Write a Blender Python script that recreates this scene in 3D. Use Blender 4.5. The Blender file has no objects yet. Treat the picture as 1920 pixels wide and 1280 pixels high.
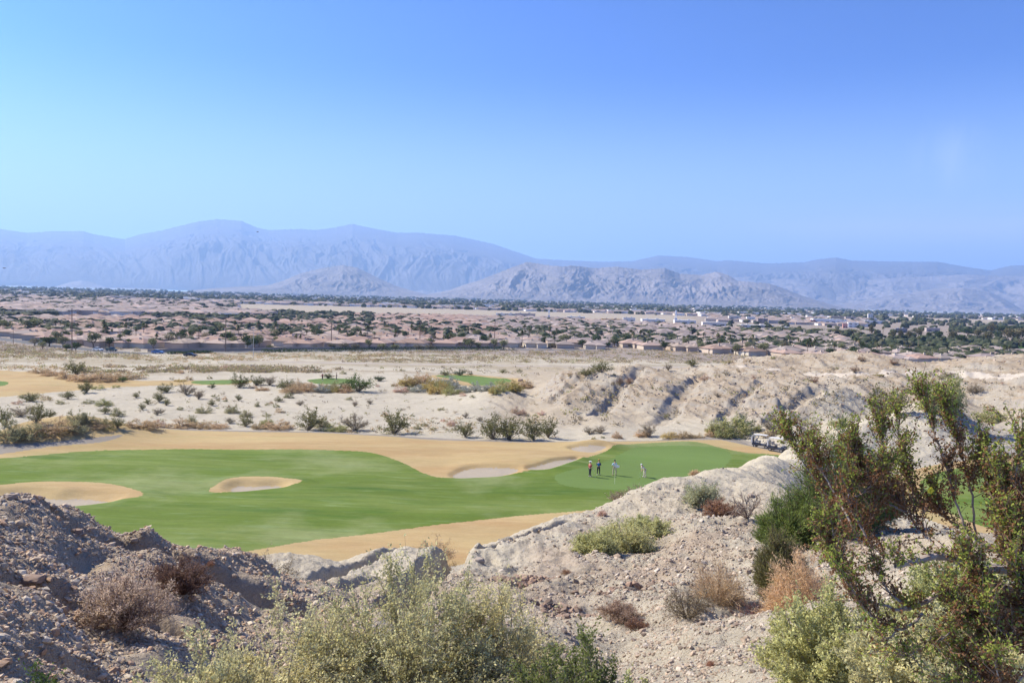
SKY_AIR, SKY_DUST, SKY_OZ, SKY_STR, SKY_SAT, SKY_HUE, EXPO = 1.0, 1.2, 3.5, .10, 1.0, .5, 1.0
SKY_GAM, SKY_REF, SUNC, SUNE = 1.45, 5.0, (1, .895, .70), 5.0
SKY_MUL = (.165, .455, .90)
HAZE, HAZE_COL, HAZE_G = 6.0e-5, (.36, .565, .95, 1), .25
import bpy, math, random
import numpy as np
random.seed(7)
RNG = np.random.default_rng(11)
SC = bpy.context.scene
COL = SC.collection

# ------------------------------------------------------------------ camera model (photo 1920 x 1280)
FPX, CX, CY = 1550.0, 960.0, 640.0
PITCH = math.atan(82.0/FPX)
ROLL = math.radians(1.58)
F0 = np.array([0.0, math.cos(PITCH), -math.sin(PITCH)])
U0 = np.array([0.0, math.sin(PITCH), math.cos(PITCH)])
R0 = np.array([1.0, 0.0, 0.0])
CR = math.cos(ROLL)*R0 + math.sin(ROLL)*U0
CU = math.cos(ROLL)*U0 - math.sin(ROLL)*R0

def ray(px, py):
    px = np.asarray(px, float); py = np.asarray(py, float)
    d = (F0 + ((px-CX)/FPX)[..., None]*CR + ((CY-py)/FPX)[..., None]*CU)
    return d/np.hypot(d[..., 0], d[..., 1])[..., None]      # horizontal length 1

def project(x, y, z):
    p = np.stack([x, y, z], -1)
    f = p@F0
    return CX+FPX*(p@CR)/f, CY-FPX*(p@CU)/f

def hyz(px):                      # photo row of the level line at column px
    return 558+(px-960)*0.0276

def plane_pt(px, py, z=-20.3):
    d = ray(px, py); t = z/d[..., 2]
    return d[..., 0]*t, d[..., 1]*t

# ------------------------------------------------------------------ noise
def _hash(ix, iy, seed):
    h = (ix.astype(np.int64)*374761393 + iy.astype(np.int64)*668265263 + seed*974711) & 0xffffffff
    h = ((h ^ (h >> 13))*1274126177) & 0xffffffff
    h = (h ^ (h >> 16)) & 0xffffffff
    return h
def gnoise(x, y, seed=0):
    ix = np.floor(x); iy = np.floor(y); fx = x-ix; fy = y-iy
    ux = fx*fx*fx*(fx*(fx*6-15)+10); uy = fy*fy*fy*(fy*(fy*6-15)+10)
    def g(a, b):
        h = _hash(ix+a, iy+b, seed)*(2*np.pi/4294967296.0)
        return np.cos(h)*(fx-a)+np.sin(h)*(fy-b)
    n0 = g(0, 0)*(1-ux)+g(1, 0)*ux
    n1 = g(0, 1)*(1-ux)+g(1, 1)*ux
    return (n0*(1-uy)+n1*uy)*1.5           # about -1 .. 1
def fbm(x, y, octv=4, seed=0, gain=.5, lac=2.03):
    s = np.zeros_like(x); a = 1.0; t = 0
    for k in range(octv):
        s += a*gnoise(x, y, seed+k*17); t += a; a *= gain; x = x*lac+3.1; y = y*lac+1.7
    return s/t
def ridged(x, y, octv=4, seed=0, gain=.5, lac=2.03):
    s = np.zeros_like(x); a = 1.0; t = 0
    for k in range(octv):
        s += a*(1-np.abs(gnoise(x, y, seed+k*17))*1.6); t += a; a *= gain; x = x*lac+3.1; y = y*lac+1.7
    return s/t
def smooth(a, b, x):
    t = np.clip((x-a)/(b-a), 0, 1); return t*t*(3-2*t)

# ------------------------------------------------------------------ polygons in world x,y
def resample(P, closed=True, n=4):
    """Catmull-Rom through the points."""
    P = np.asarray(P, float); m = len(P); out = []
    rng = range(m) if closed else range(m-1)
    for i in rng:
        p0, p1, p2, p3 = (P[(i-1) % m], P[i], P[(i+1) % m], P[(i+2) % m]) if closed else (P[max(i-1, 0)], P[i], P[i+1], P[min(i+2, m-1)])
        for k in range(n):
            t = k/n
            out.append(.5*((2*p1)+(-p0+p2)*t+(2*p0-5*p1+4*p2-p3)*t*t+(-p0+3*p1-3*p2+p3)*t**3))
    if not closed: out.append(P[-1])
    return np.array(out)
def inside(x, y, P):
    c = np.zeros(x.shape, bool); n = len(P)
    for i in range(n):
        x0, y0 = P[i-1]; x1, y1 = P[i]
        if y0 == y1: continue
        k = ((y0 > y) != (y1 > y)) & (x < (x1-x0)*(y-y0)/(y1-y0)+x0)
        c ^= k
    return c
def segdist(x, y, P, closed=False):
    d = np.full(x.shape, 1e9); n = len(P)
    for i in range(0 if closed else 1, n):
        ax, ay = P[i-1][:2]; bx, by = P[i][:2]
        vx, vy = bx-ax, by-ay; L = vx*vx+vy*vy+1e-12
        t = np.clip(((x-ax)*vx+(y-ay)*vy)/L, 0, 1)
        d = np.minimum(d, np.hypot(x-ax-t*vx, y-ay-t*vy))
    return d
def sdist(x, y, P, margin=25.0):
    """signed distance, positive inside; only evaluated near the polygon's box"""
    out = np.full(x.shape, -margin)
    k = (x > P[:, 0].min()-margin) & (x < P[:, 0].max()+margin) & (y > P[:, 1].min()-margin) & (y < P[:, 1].max()+margin)
    if k.any():
        xs, ys = x[k], y[k]
        d = segdist(xs, ys, P, True); ins = inside(xs, ys, P)
        out[k] = np.where(ins, d, -np.minimum(d, margin))
    return out

# ------------------------------------------------------------------ mesh + object helpers
def new_mesh(name, V, F, mats=(), col=None, smoothf=False, midx=None):
    me = bpy.data.meshes.new(name)
    V = np.ascontiguousarray(V, dtype=np.float32)
    Fs = F if isinstance(F, list) else [F]
    Fs = [np.ascontiguousarray(f, dtype=np.int32) for f in Fs if len(f)]
    me.vertices.add(len(V)); me.vertices.foreach_set('co', V.ravel())
    nl = sum(f.size for f in Fs); nf = sum(len(f) for f in Fs)
    me.loops.add(nl); me.polygons.add(nf)
    me.loops.foreach_set('vertex_index', np.concatenate([f.ravel() for f in Fs]))
    st, s = [], 0
    for f in Fs:
        st.append(s+np.arange(len(f), dtype=np.int32)*f.shape[1]); s += f.size
    me.polygons.foreach_set('loop_start', np.concatenate(st).astype(np.int32))
    me.polygons.foreach_set('use_smooth', np.full(nf, bool(smoothf)))
    if midx is not None: me.polygons.foreach_set('material_index', np.asarray(midx, np.int32))
    if col is not None:
        at = me.attributes.new('col', 'FLOAT_COLOR', 'POINT')
        c = np.ones((len(V), 4), np.float32); c[:, :3] = col
        at.data.foreach_set('color', c.ravel())
    for m in (mats if isinstance(mats, (list, tuple)) else [mats]): me.materials.append(m)
    me.update(calc_edges=True)
    return me
def link(name, data=None, parent=None, loc=None, rz=0.0, sc=1.0):
    o = bpy.data.objects.new(name, data); COL.objects.link(o)
    if parent is not None: o.parent = parent
    if loc is not None: o.location = [float(v) for v in loc]
    o.rotation_euler = (0, 0, float(rz)) if not isinstance(rz, (tuple, list)) else tuple(float(v) for v in rz)
    o.scale = (sc, sc, sc) if np.isscalar(sc) else tuple(float(v) for v in sc)
    return o
def tag(o, label=None, cat=None, group=None, kind=None):
    if label: o['label'] = label
    if cat: o['category'] = cat
    if group: o['group'] = group
    if kind: o['kind'] = kind
    return o

class MB:
    """collects verts / faces / colours"""
    def __init__(s): s.V = []; s.Q = []; s.T = []; s.C = []; s.n = 0
    def add(s, V, F, col=(1, 1, 1)):
        V = np.asarray(V, float).reshape(-1, 3); F = np.asarray(F)
        s.V.append(V); (s.Q if F.shape[1] == 4 else s.T).append(F+s.n)
        c = np.asarray(col, float)
        s.C.append(np.broadcast_to(c, (len(V), 3)) if c.ndim == 1 else c)
        s.n += len(V); return s
    def box(s, c, d, col=(1, 1, 1), rz=0.0, taper=1.0):
        V = np.array([(x, y, z) for z in (-.5, .5) for x, y in ((-.5, -.5), (.5, -.5), (.5, .5), (-.5, .5))])*np.array(d, float)
        V[4:, :2] *= taper
        if rz:
            cs, sn = math.cos(rz), math.sin(rz); V = np.stack([V[:, 0]*cs-V[:, 1]*sn, V[:, 0]*sn+V[:, 1]*cs, V[:, 2]], -1)
        return s.add(V+np.array(c, float), [(0, 3, 2, 1), (4, 5, 6, 7), (0, 1, 5, 4), (1, 2, 6, 5), (2, 3, 7, 6), (3, 0, 4, 7)], col)
    def cyl(s, a, b, r0, r1=None, n=10, col=(1, 1, 1)):
        r1 = r0 if r1 is None else r1
        a = np.array(a, float); b = np.array(b, float); d = b-a; d /= np.linalg.norm(d)
        u = np.cross(d, (0, 0, 1) if abs(d[2]) < .9 else (1, 0, 0)); u /= np.linalg.norm(u); v = np.cross(d, u)
        t = np.arange(n)*2*np.pi/n
        ring = np.cos(t)[:, None]*u+np.sin(t)[:, None]*v
        V = np.concatenate([a+ring*r0, b+ring*r1, [a], [b]])
        i = np.arange(n); j = (i+1) % n
        s.add(V, np.stack([i, j, j+n, i+n], -1), col)
        s.n -= len(V); s.T.append(np.concatenate([np.stack([j, i, np.full(n, 2*n)], -1), np.stack([i+n, j+n, np.full(n, 2*n+1)], -1)])+s.n); s.n += len(V)
        return s
    def ball(s, c, r, n=10, m=7, col=(1, 1, 1)):
        c = np.array(c, float); r = np.broadcast_to(np.array(r, float), (3,))
        th = np.linspace(0.001, np.pi-.001, m); ph = np.arange(n)*2*np.pi/n
        V = np.stack([np.outer(np.sin(th), np.cos(ph)), np.outer(np.sin(th), np.sin(ph)), np.outer(np.cos(th), np.ones(n))], -1).reshape(-1, 3)*r+c
        F = [(i*n+j, (i+1)*n+j, (i+1)*n+(j+1) % n, i*n+(j+1) % n) for i in range(m-1) for j in range(n)]
        return s.add(V, F, col)
    def mesh(s, name, mats, smoothf=False):
        F = [np.concatenate(x) for x in (s.Q, s.T) if x]
        return new_mesh(name, np.concatenate(s.V), F, mats, np.concatenate(s.C), smoothf)
    def build(s, name, mats, parent=None, loc=None, rz=0.0, sc=1.0, smoothf=False):
        return link(name, s.mesh(name, mats, smoothf), parent, loc, rz, sc)

# ------------------------------------------------------------------ materials
def mat_new(name):
    m = bpy.data.materials.new(name); m.use_nodes = True
    nt = m.node_tree; b = nt.nodes['Principled BSDF']
    b.inputs['Specular IOR Level'].default_value = 0.2
    return m, nt, b
def N(nt, typ, **kw):
    n = nt.nodes.new(typ)
    for k, v in kw.items():
        if k in n.inputs: n.inputs[k].default_value = v
        else: setattr(n, k, v)
    return n
def mat_simple(name, rgb, rough=.6, metal=0., noise=.12, scale=3., spec=.3):
    m, nt, b = mat_new(name)
    L = nt.links.new
    tc = N(nt, 'ShaderNodeTexCoord'); no = N(nt, 'ShaderNodeTexNoise'); no.inputs['Scale'].default_value = scale; no.inputs['Detail'].default_value = 4
    L(tc.outputs['Object'], no.inputs['Vector'])
    mr = N(nt, 'ShaderNodeMapRange'); mr.inputs['From Min'].default_value = .3; mr.inputs['From Max'].default_value = .7
    mr.inputs['To Min'].default_value = 1-noise; mr.inputs['To Max'].default_value = 1+noise
    L(no.outputs['Fac'], mr.inputs['Value'])
    mx = N(nt, 'ShaderNodeVectorMath', operation='SCALE'); mx.inputs[0].default_value = rgb
    L(mr.outputs['Result'], mx.inputs['Scale']); L(mx.outputs['Vector'], b.inputs['Base Color'])
    b.inputs['Roughness'].default_value = rough; b.inputs['Metallic'].default_value = metal
    b.inputs['Specular IOR Level'].default_value = spec
    return m
def mat_vcol(name, rough=.85, transl=0.0, rnd=0.0, spec=.15):
    """colour from the mesh's own 'col' attribute, a little different on every object"""
    m, nt, b = mat_new(name); L = nt.links.new
    at = N(nt, 'ShaderNodeAttribute', attribute_name='col')
    src = at.outputs['Color']
    if rnd:
        oi = N(nt, 'ShaderNodeObjectInfo')
        mr = N(nt, 'ShaderNodeMapRange'); mr.inputs['To Min'].default_value = 1-rnd; mr.inputs['To Max'].default_value = 1+rnd
        L(oi.outputs['Random'], mr.inputs['Value'])
        hs = N(nt, 'ShaderNodeHueSaturation')
        mr2 = N(nt, 'ShaderNodeMapRange'); mr2.inputs['To Min'].default_value = .5+rnd*.06; mr2.inputs['To Max'].default_value = .5-rnd*.06
        L(oi.outputs['Random'], mr2.inputs['Value']); L(mr2.outputs['Result'], hs.inputs['Hue'])
        L(mr.outputs['Result'], hs.inputs['Value']); L(src, hs.inputs['Color']); src = hs.outputs['Color']
    L(src, b.inputs['Base Color']); b.inputs['Roughness'].default_value = rough; b.inputs['Specular IOR Level'].default_value = spec
    if transl:
        tr = N(nt, 'ShaderNodeBsdfTranslucent'); L(src, tr.inputs['Color'])
        mx = N(nt, 'ShaderNodeMixShader'); mx.inputs['Fac'].default_value = transl
        L(b.outputs[0], mx.inputs[1]); L(tr.outputs[0], mx.inputs[2]); L(mx.outputs[0], nt.nodes['Material Output'].inputs['Surface'])
    return m
# ------------------------------------------------------------------ terrain control points
_C = []
def C(px, py, r):
    d = ray(px, py); _C.append((math.atan2(d[0], d[1]), r, d[2]*r))
def Z(px, r, z):
    d = ray(px, 600.); _C.append((math.atan2(d[0], d[1]), r, z))
for px, z2, z3 in ((-500, -1.7, -2.0), (-200, -1.7, -2.0), (100, -1.75, -2.1), (400, -1.8, -2.35), (700, -1.8, -2.4), (1000, -1.8, -2.35), (1300, -1.75, -2.2), (1600, -1.7, -2.0), (1900, -1.7, -1.9), (2300, -1.7, -1.9)):
    Z(px, 2.0, z2); Z(px, 3.6, z3)
for t in ((-400, 7, -2.3), (-400, 14, -2.8), (-400, 25, -8), (-400, 38, -15), (-150, 10, -2.8), (-150, 14.5, -3.3), (-150, 18, -5.5), (-150, 26, -11), (0, 17, -5.5), (0, 22, -9), (0, 30, -14), (0, 40, -18.8),
          (146, 18, -6.8), (284, 18.5, -7.2), (284, 23, -10.5), (300, 30, -14.5), (300, 38, -18.5), (437, 20, -7.8), (437, 25, -9.6), (600, 19, -7.5),
          (450, 37, -14.5), (600, 37, -14.5), (700, 38, -15), (850, 38, -14.5), (200, 47, -20.0), (400, 48, -20.1), (550, 47, -19.3), (800, 48, -19.6), (-150, 46, -19.5),
          (973, 43, -15.5), (973, 52, -20), (1053, 50, -17), (1053, 58, -20.3), (1173, 57, -17.5), (1173, 68, -20.3), (1280, 64, -17.5), (1280, 74, -20.3),
          (1423, 82, -18), (1423, 92, -20.3), (1540, 127, -18.9), (1540, 137, -20.6), (1627, 147, -18.8), (1627, 157, -20.4), (1787, 174, -18.6), (1845, 161, -20.2), (1905, 160, -20.9), (1850, 172, -20.3),
          (1500, 15, -5.9), (1400, 16, -6.3), (1620, 42, -14), (1790, 40, -14), (1900, 40, -14), (1620, 55, -18.3), (1790, 55, -19), (1900, 55, -19.3), (2200, 40, -14), (2200, 55, -19),
          (1700, 72, -19.6), (2200, 5, -2.2), (2200, 12, -4.2), (2200, 25, -8), (1980, 125, -20.6), (2250, 125, -20.6), (2250, 145, -21),
          (1083, 200, -18.5), (1150, 218, -19.5), (1280, 210, -17.5), (900, 200, -21.6), (1150, 250, -22.6), (1280, 250, -21.5), (1980, 150, -21),
          (2250, 165, -21), (2250, 190, -18), (2250, 220, -16.5), (2250, 270, -15.5)):
    Z(*t)
for t in ((0, 1276, 5), (0, 1130, 7.3), (0, 1028, 10.3), (15, 927, 14), (150, 1280, 6), (150, 1150, 9), (146, 1040, 12), (146, 960, 14.5), (300, 1280, 7.3), (300, 1200, 8.8), (300, 1100, 11.5), (284, 1009, 15),
          (437, 1260, 8.5), (437, 1150, 12), (437, 1044, 16), (600, 1200, 11.5), (600, 1130, 14.2), (600, 1092, 16),
          (460, 1046, 29), (550, 1037, 30), (700, 1036, 31), (755, 1030, 31), (850, 1030, 31), (600, 1082, 24), (700, 1080, 25), (780, 1090, 22), (650, 1112, 21), (870, 1030, 32),
          (700, 1280, 6.5), (700, 1180, 11), (1000, 1280, 7), (1000, 1180, 13), (1000, 1100, 20), (930, 1060, 26),
          (927, 1022, 34), (973, 1000, 36), (1053, 977, 41), (1133, 955, 45), (1173, 937, 49), (1233, 923, 53), (1280, 912, 56), (1320, 893, 61), (1423, 863, 74), (1467, 850, 92), (1540, 820, 116), (1627, 787, 136), (1693, 769, 150), (1740, 758, 157), (1787, 757, 162),
          (1100, 1010, 32), (1200, 1000, 34), (1200, 1080, 23.5), (1150, 1150, 17), (1150, 1230, 12), (1300, 1000, 30), (1300, 1080, 22), (1300, 1140, 15.5), (1350, 930, 46), (1400, 900, 53), (1400, 960, 39), (1400, 1050, 24),
          (1480, 880, 70), (1500, 940, 47), (1500, 1020, 28), (1550, 860, 92), (1550, 900, 74), (1600, 850, 112), (1600, 900, 100), (1650, 830, 128), (1650, 870, 116), (1640, 890, 107), (1700, 800, 142), (1700, 860, 122), (1787, 800, 148), (1800, 858, 127),
          (1620, 980, 34), (1790, 1005, 30), (1900, 1010, 29), (1700, 1050, 21), (1850, 1080, 15), (1550, 1060, 21),
          (1540, 1127, 11.5), (1400, 1148, 12), (1300, 1175, 11.5), (1500, 1092, 18.5), (1500, 1230, 7.5), (1700, 1280, 5), (1900, 1280, 4.5), (1300, 1280, 7.5), (1700, 1180, 9), (1900, 1150, 9),
          (1000, 772, 152), (1080, 790, 142), (1200, 803, 136), (1400, 812, 134), (1500, 803, 134),
          (973, 723, 178), (1040, 710, 175), (1083, 702, 172), (1150, 692, 178), (1207, 692, 180), (1280, 692, 185), (1340, 697, 180), (1150, 740, 158), (1280, 750, 156), (1400, 760, 150), (1400, 715, 172),
          (1500, 735, 160), (1500, 770, 152), (1600, 740, 170), (1600, 770, 160), (1380, 687, 222), (1513, 702, 215), (1713, 697, 220), (1920, 702, 215),
          (1413, 671, 262), (1480, 665, 268), (1580, 662, 268), (1663, 668, 265), (1713, 684, 255), (1780, 680, 270), (1847, 675, 275), (1920, 673, 275),
          (1700, 717, 202), (1680, 757, 180), (1800, 740, 200), (1900, 745, 198), (1850, 715, 212), (1900, 790, 176), (1840, 795, 178)):
    C(*t)
for px in range(-450, 1550, 130):
    for r in (60, 76, 94, 112):
        if px > 1000 and r < 70+(px-1000)*.07: continue
        Z(px, r, -20.3)
for px in (1740, 1860, 1980, 2250):
    for r in (78, 92, 105): Z(px, r, -20.3)
for px in range(-450, 1000, 180):
    for r, z in ((126, -20.7), (150, -21.2), (180, -21.7), (215, -22.2), (260, -23.5)): Z(px, r, z)
for px in range(1150, 1560, 130): Z(px, 124, -20.6)
for px in range(-450, 2400, 220):
    Z(px, 320, -25.6 if px < 1300 else -25.0); Z(px, 370, -28.0)
for px in range(-450, 2400, 350):
    for r, z in ((450, -29), (800, -30), (1500, -30.5), (4000, -31), (9500, -31)): Z(px, r, z)
_C = np.array(_C); KU = 3.2
_cu = _C[:, 0]*KU; _cv = np.log(_C[:, 1]); _CC = 0.05
_A = np.sqrt((_cu[:, None]-_cu)**2+(_cv[:, None]-_cv)**2+_CC**2)
_w = np.linalg.solve(_A - np.eye(len(_C))*0.004, _C[:, 2]-(-16))
def base_h(x, y):
    u = np.arctan2(x, y)*KU; v = np.log(np.maximum(np.hypot(x, y), 1.2))
    sh = u.shape; u = u.ravel(); v = v.ravel(); out = np.empty(len(u))
    for i in range(0, len(u), 60000):
        uu = u[i:i+60000].astype(np.float32)[:, None]; vv = v[i:i+60000].astype(np.float32)[:, None]
        out[i:i+60000] = np.sqrt((uu-_cu.astype(np.float32))**2+(vv-_cv.astype(np.float32))**2+np.float32(_CC**2))@_w.astype(np.float32)
    return (out-16).reshape(sh)

# ------------------------------------------------------------------ outlines on the golf level (traced on the photo, laid on the ground plane)
def gpoly(pts, z=-20.3, n=4, closed=True):
    a = np.array(pts, float); x, y = plane_pt(a[:, 0], a[:, 1], z)
    return resample(np.stack([x, y], -1), closed, n)
P_fair = gpoly([(-250, 876), (-100, 866), (0, 861), (100, 853), (200, 846), (300, 844), (400, 845), (500, 846), (600, 849), (680, 853), (720, 860), (760, 873), (790, 887), (818, 895), (850, 896.5), (900, 895), (960, 891), (1000, 887), (1050, 880), (1090, 870), (1115, 860), (1150, 843), (1180, 835), (1230, 831), (1290, 829), (1320, 832), (1350, 840), (1400, 849), (1440, 852), (1480, 862), (1400, 900), (1250, 945), (1150, 953), (1100, 957), (1000, 965), (900, 975), (800, 985), (700, 998), (600, 1010), (500, 1026), (430, 1037), (300, 1060), (0, 1080), (-300, 1080)])
P_green = gpoly([(1040, 900), (1054, 912), (1088, 918), (1136, 921), (1208, 923), (1290, 912), (1351, 883), (1371, 861), (1368, 849), (1351, 843), (1316, 839), (1256, 837), (1208, 839), (1184, 843), (1160, 857), (1143, 869), (1112, 881), (1076, 888), (1050, 893)])
P_rough = gpoly([(-300, 858), (-60, 842), (0, 832), (90, 813), (183, 806.5), (300, 803.5), (400, 805), (640, 812), (750, 820), (860, 827), (950, 829.5), (1100, 829), (1250, 827), (1350, 825), (1400, 835), (1450, 845), (1520, 860), (1480, 890), (1250, 960), (1130, 985), (970, 1020), (870, 1055), (700, 1065), (540, 1075), (400, 1100), (0, 1130), (-350, 1130)])
P_rim1 = gpoly([(-250, 925), (-100, 917), (0, 913), (67, 907), (150, 903), (200, 908), (250, 920), (268, 928), (253, 933.5), (167, 938), (100, 943.5), (0, 950), (-250, 965)])
P_sand1 = gpoly([(-200, 932), (-60, 926), (0, 924), (50, 922), (100, 926), (150, 925), (203, 931), (150, 937.5), (93, 941), (0, 944), (-200, 950)])
P_rim2 = gpoly([(391, 918), (410, 905), (443, 897), (493, 895), (533, 898), (567, 903), (540, 910), (483, 916), (417, 921)])
P_sand2 = gpoly([(433, 909), (450, 904.5), (483, 905), (517, 904.5), (527, 908), (493, 912), (443, 915.5)])
P_sand3 = gpoly([(850, 890), (867, 883), (890, 880), (933, 881), (972, 885), (940, 891.5), (890, 893.5), (856, 894.5)])
P_sand4 = gpoly([(1018, 880), (1040, 876), (1067, 872.5), (1082, 870), (1068, 877), (1030, 885), (988, 885)])
P_sand5 = gpoly([(1070, 843), (1100, 841.5), (1135, 843), (1120, 848), (1107, 851.5), (1087, 850)])
P_path0 = gpoly([(-250, 862), (-100, 850), (0, 843), (60, 841), (110, 837.5), (200, 827.5), (230, 825), (187, 835), (100, 843), (0, 854), (-100, 864), (-250, 880)])
P_rough2 = gpoly([(1655, 905), (1695, 886), (1740, 874), (1800, 864), (1930, 855), (2300, 855), (2300, 1040), (1900, 1010), (1800, 995), (1720, 965), (1650, 935)])
P_fair2 = gpoly([(1725, 905), (1745, 892), (1775, 881), (1830, 872), (1930, 865), (2200, 865), (2200, 1020), (1925, 1002), (1850, 990), (1790, 967), (1735, 935)])
L_path = gpoly([(120, 806), (250, 801), (367, 802.5), (500, 806), (640, 810.5), (740, 817), (807, 822.5), (940, 826.5), (1107, 826), (1280, 823), (1350, 822), (1390, 828), (1430, 836.5), (1470, 846), (1540, 864)], closed=False)

# erosion channels: photo points with their distance, width, depth
def gul(pts, w, d):
    q = [ray(a, b)*r for a, b, r in pts]; return (resample(np.array([(p[0], p[1]) for p in q]), False, 4), w, d)
GULLIES = [gul([(862, 1020, 36), (856, 1040, 31), (848, 1065, 27), (800, 1105, 22), (740, 1150, 16)], .6, 1.2),
           gul([(590, 1086, 23.5), (650, 1068, 26), (700, 1052, 28.5), (775, 1040, 30)], .35, .55),
           gul([(760, 1085, 22.5), (800, 1070, 25), (830, 1060, 28)], .4, .8),
           gul([(905, 1045, 29), (960, 1030, 31.5), (1020, 1015, 34), (1060, 1006, 36)], .4, .6),
           gul([(620, 1110, 21), (700, 1095, 23.5), (770, 1082, 24)], .4, .5),
           gul([(0, 1060, 9.2), (90, 1095, 9.5), (180, 1130, 9.2), (260, 1150, 9.8), (330, 1180, 9.6)], .35, .5),
           gul([(120, 985, 13.2), (240, 1030, 13.5), (350, 1065, 13.2), (470, 1100, 13.0), (560, 1130, 13.0)], .3, .45),
           gul([(0, 1190, 6.4), (90, 1215, 6.6), (190, 1240, 6.9)], .25, .3),
           gul([(1120, 1110, 19.5), (1170, 1108, 20), (1230, 1095, 21)], .3, .35),
           gul([(1100, 700, 176), (1080, 725, 165), (1040, 760, 156)], 1.6, .6),
           gul([(1200, 700, 178), (1160, 745, 160), (1120, 785, 146)], 1.6, .9),
           gul([(1320, 700, 182), (1300, 725, 170), (1270, 760, 155), (1240, 795, 140)], 1.8, .8),
           gul([(1430, 715, 172), (1390, 750, 155), (1340, 795, 140)], 1.5, .8),
           gul([(1530, 730, 165), (1480, 760, 152), (1440, 790, 142)], 1.5, .8)]
HILLDARK = None
def inview_w(x, y, a, b):
    """weight of the world sector between the azimuths of photo columns a and b"""
    az = np.arctan2(x, y)
    f = lambda p: math.atan((p-960)/FPX)
    return smooth(f(a)-.03, f(a)+.03, az)*(1-smooth(f(b)-.03, f(b)+.03, az))
def golf_mask(x, y):
    m = smooth(-3.0, .3, sdist(x, y, P_rough))
    m = np.maximum(m, smooth(-4.0, .3, sdist(x, y, P_rough2)))
    r = np.hypot(x, y)
    return m*smooth(44, 62, r)
def masks(x, y):
    r = np.hypot(x, y)
    gm = golf_mask(x, y)
    bad = inview_w(x, y, 930, 2600)*smooth(128, 146, r)*(1-smooth(300, 335, r))*(1-inview_w(x, y, 1530, 1990)*(1-smooth(163, 180, r)))
    return r, gm, bad
def H(x, y, full=True):
    x = np.asarray(x, float); y = np.asarray(y, float)
    z = base_h(x, y)
    r, gm, bad = masks(x, y)
    near = 1-smooth(60, 118, r)
    az = np.arctan2(x, y)
    ridge = inview_w(x, y, 1380, 1990)*smooth(60, 80, r)*(1-smooth(172, 190, r))
    near = np.maximum(near, ridge)
    # near hills: lumps, ledges, crust
    n1 = fbm(x/5.0, y/5.0, 3, 1)*.42*smooth(6, 16, r)
    n2 = (ridged(x/2.2+.4*gnoise(x/3, y/3, 9), y/3.6, 3, 21)-.55)*.26*smooth(3, 9, r)
    n3 = fbm(x/.55, y/.55, 3, 41)*.095*(1-.5*smooth(14, 34, r))+fbm(x/.13, y/.13, 2, 43)*.018*(1-smooth(14, 26, r))
    wl = inview_w(x, y, -800, 640)*(1-smooth(17, 22, r))
    n4 = (np.abs(gnoise(x/.9, y/1.5, 61))-.3)*.20*wl
    # long downslope rills on the far part of the ridge
    n5 = (ridged((x*.8+y*.6)/2.4, (y*.8-x*.6)/11, 3, 77)-.55)*.55*smooth(34, 60, r)
    n6 = (ridged(x/1.1, y/.8, 3, 97)-.55)*.17*smooth(14, 20, r)*(1-smooth(42, 52, r))
    zn = (n1+n2+n3+n4+n5+n6)*near
    zn = zn + (fbm(x/14, y/14, 3, 5)*.35+fbm(x/3.2, y/3.2, 2, 6)*.07)*(1-near)*(1-bad)*(1-smooth(330, 420, r))
    # badlands: strongly ribbed slopes
    wx = x+2.5*gnoise(x/15, y/15, 31); wy = y+2.5*gnoise(x/15, y/15, 32)
    rb = ridged((wx*.9+wy*.44)/13, (wy*.9-wx*.44)/34, 3, 51)
    rb2 = ridged((wx*.9+wy*.44)/3.6, (wy*.9-wx*.44)/11, 3, 53)
    terr = np.abs(((z*1.1+.6*gnoise(x/9, y/9, 88)) % 1.0)-.5)
    zb = (rb-.62)*1.7+(rb2-.6)*.85+(terr-.25)*.35+fbm(x/1.5, y/1.5, 2, 57)*.09+(ridged((wx*.9+wy*.44)/1.5, (wy*.9-wx*.44)/6, 2, 59)-.6)*.3+(rb-.62)*.9*smooth(-20, -17, z)
    zn = zn+zb*bad*(.35+.65*smooth(-20.9, -18.6, z))
    for P, w, d in GULLIES:
        k = (x > P[:, 0].min()-4*w) & (x < P[:, 0].max()+4*w) & (y > P[:, 1].min()-4*w) & (y < P[:, 1].max()+4*w)
        if k.any():
            dd = segdist(x[k]+w*.5*gnoise(x[k]/w/1.7, y[k]/w/1.7, 3), y[k], P)
            zn[k] -= d*(1-smooth(.25*w, 1.25*w, dd))
    z = z+zn*(1-gm)
    zg = -20.3+.18*gnoise(x/22, y/22, 71)+.10*gnoise(x/9, y/9, 72)
    # mounds, bunkers and the raised green
    for px, py, s, a in ((110, 815, 5.5, 1.5), (10, 828, 5, 1.5), (180, 812, 4.5, 1.2), (700, 838, 9, .5), (1118, 838, 2.2, .8), (1010, 872, 4, .6), (1260, 880, 12, .35), (930, 855, 8, .4)):
        gx, gy = plane_pt(px, py); q = ((x-gx)/(s*1.6))**2+((y-gy)/s)**2
        zg = zg+a*np.exp(-q)
    for P, d, w in ((P_sand1, .55, 2.0), (P_sand2, .40, 1.3), (P_sand3, .22, .8), (P_sand4, .22, .6), (P_sand5, .18, .7)):
        s = sdist(x, y, P, 8.)
        zg = zg-d*smooth(-w, w*.25, s)
        # raised lip on the far side
        cx_, cy_ = P[:, 0].mean(), P[:, 1].mean()
        zg = zg+.55*d*np.exp(-((s+w*1.5)/(w*1.1))**2)*smooth(-.5, 1.2, (y-cy_)/max(1., (P[:, 1].max()-P[:, 1].min())*.5))
    z = z*(1-gm)+zg*gm
    z = z-smooth(.5, 1., 1-smooth(1.0, 2.2, segdist_path(x, y)))*.10*(1-gm)
    return z
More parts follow.
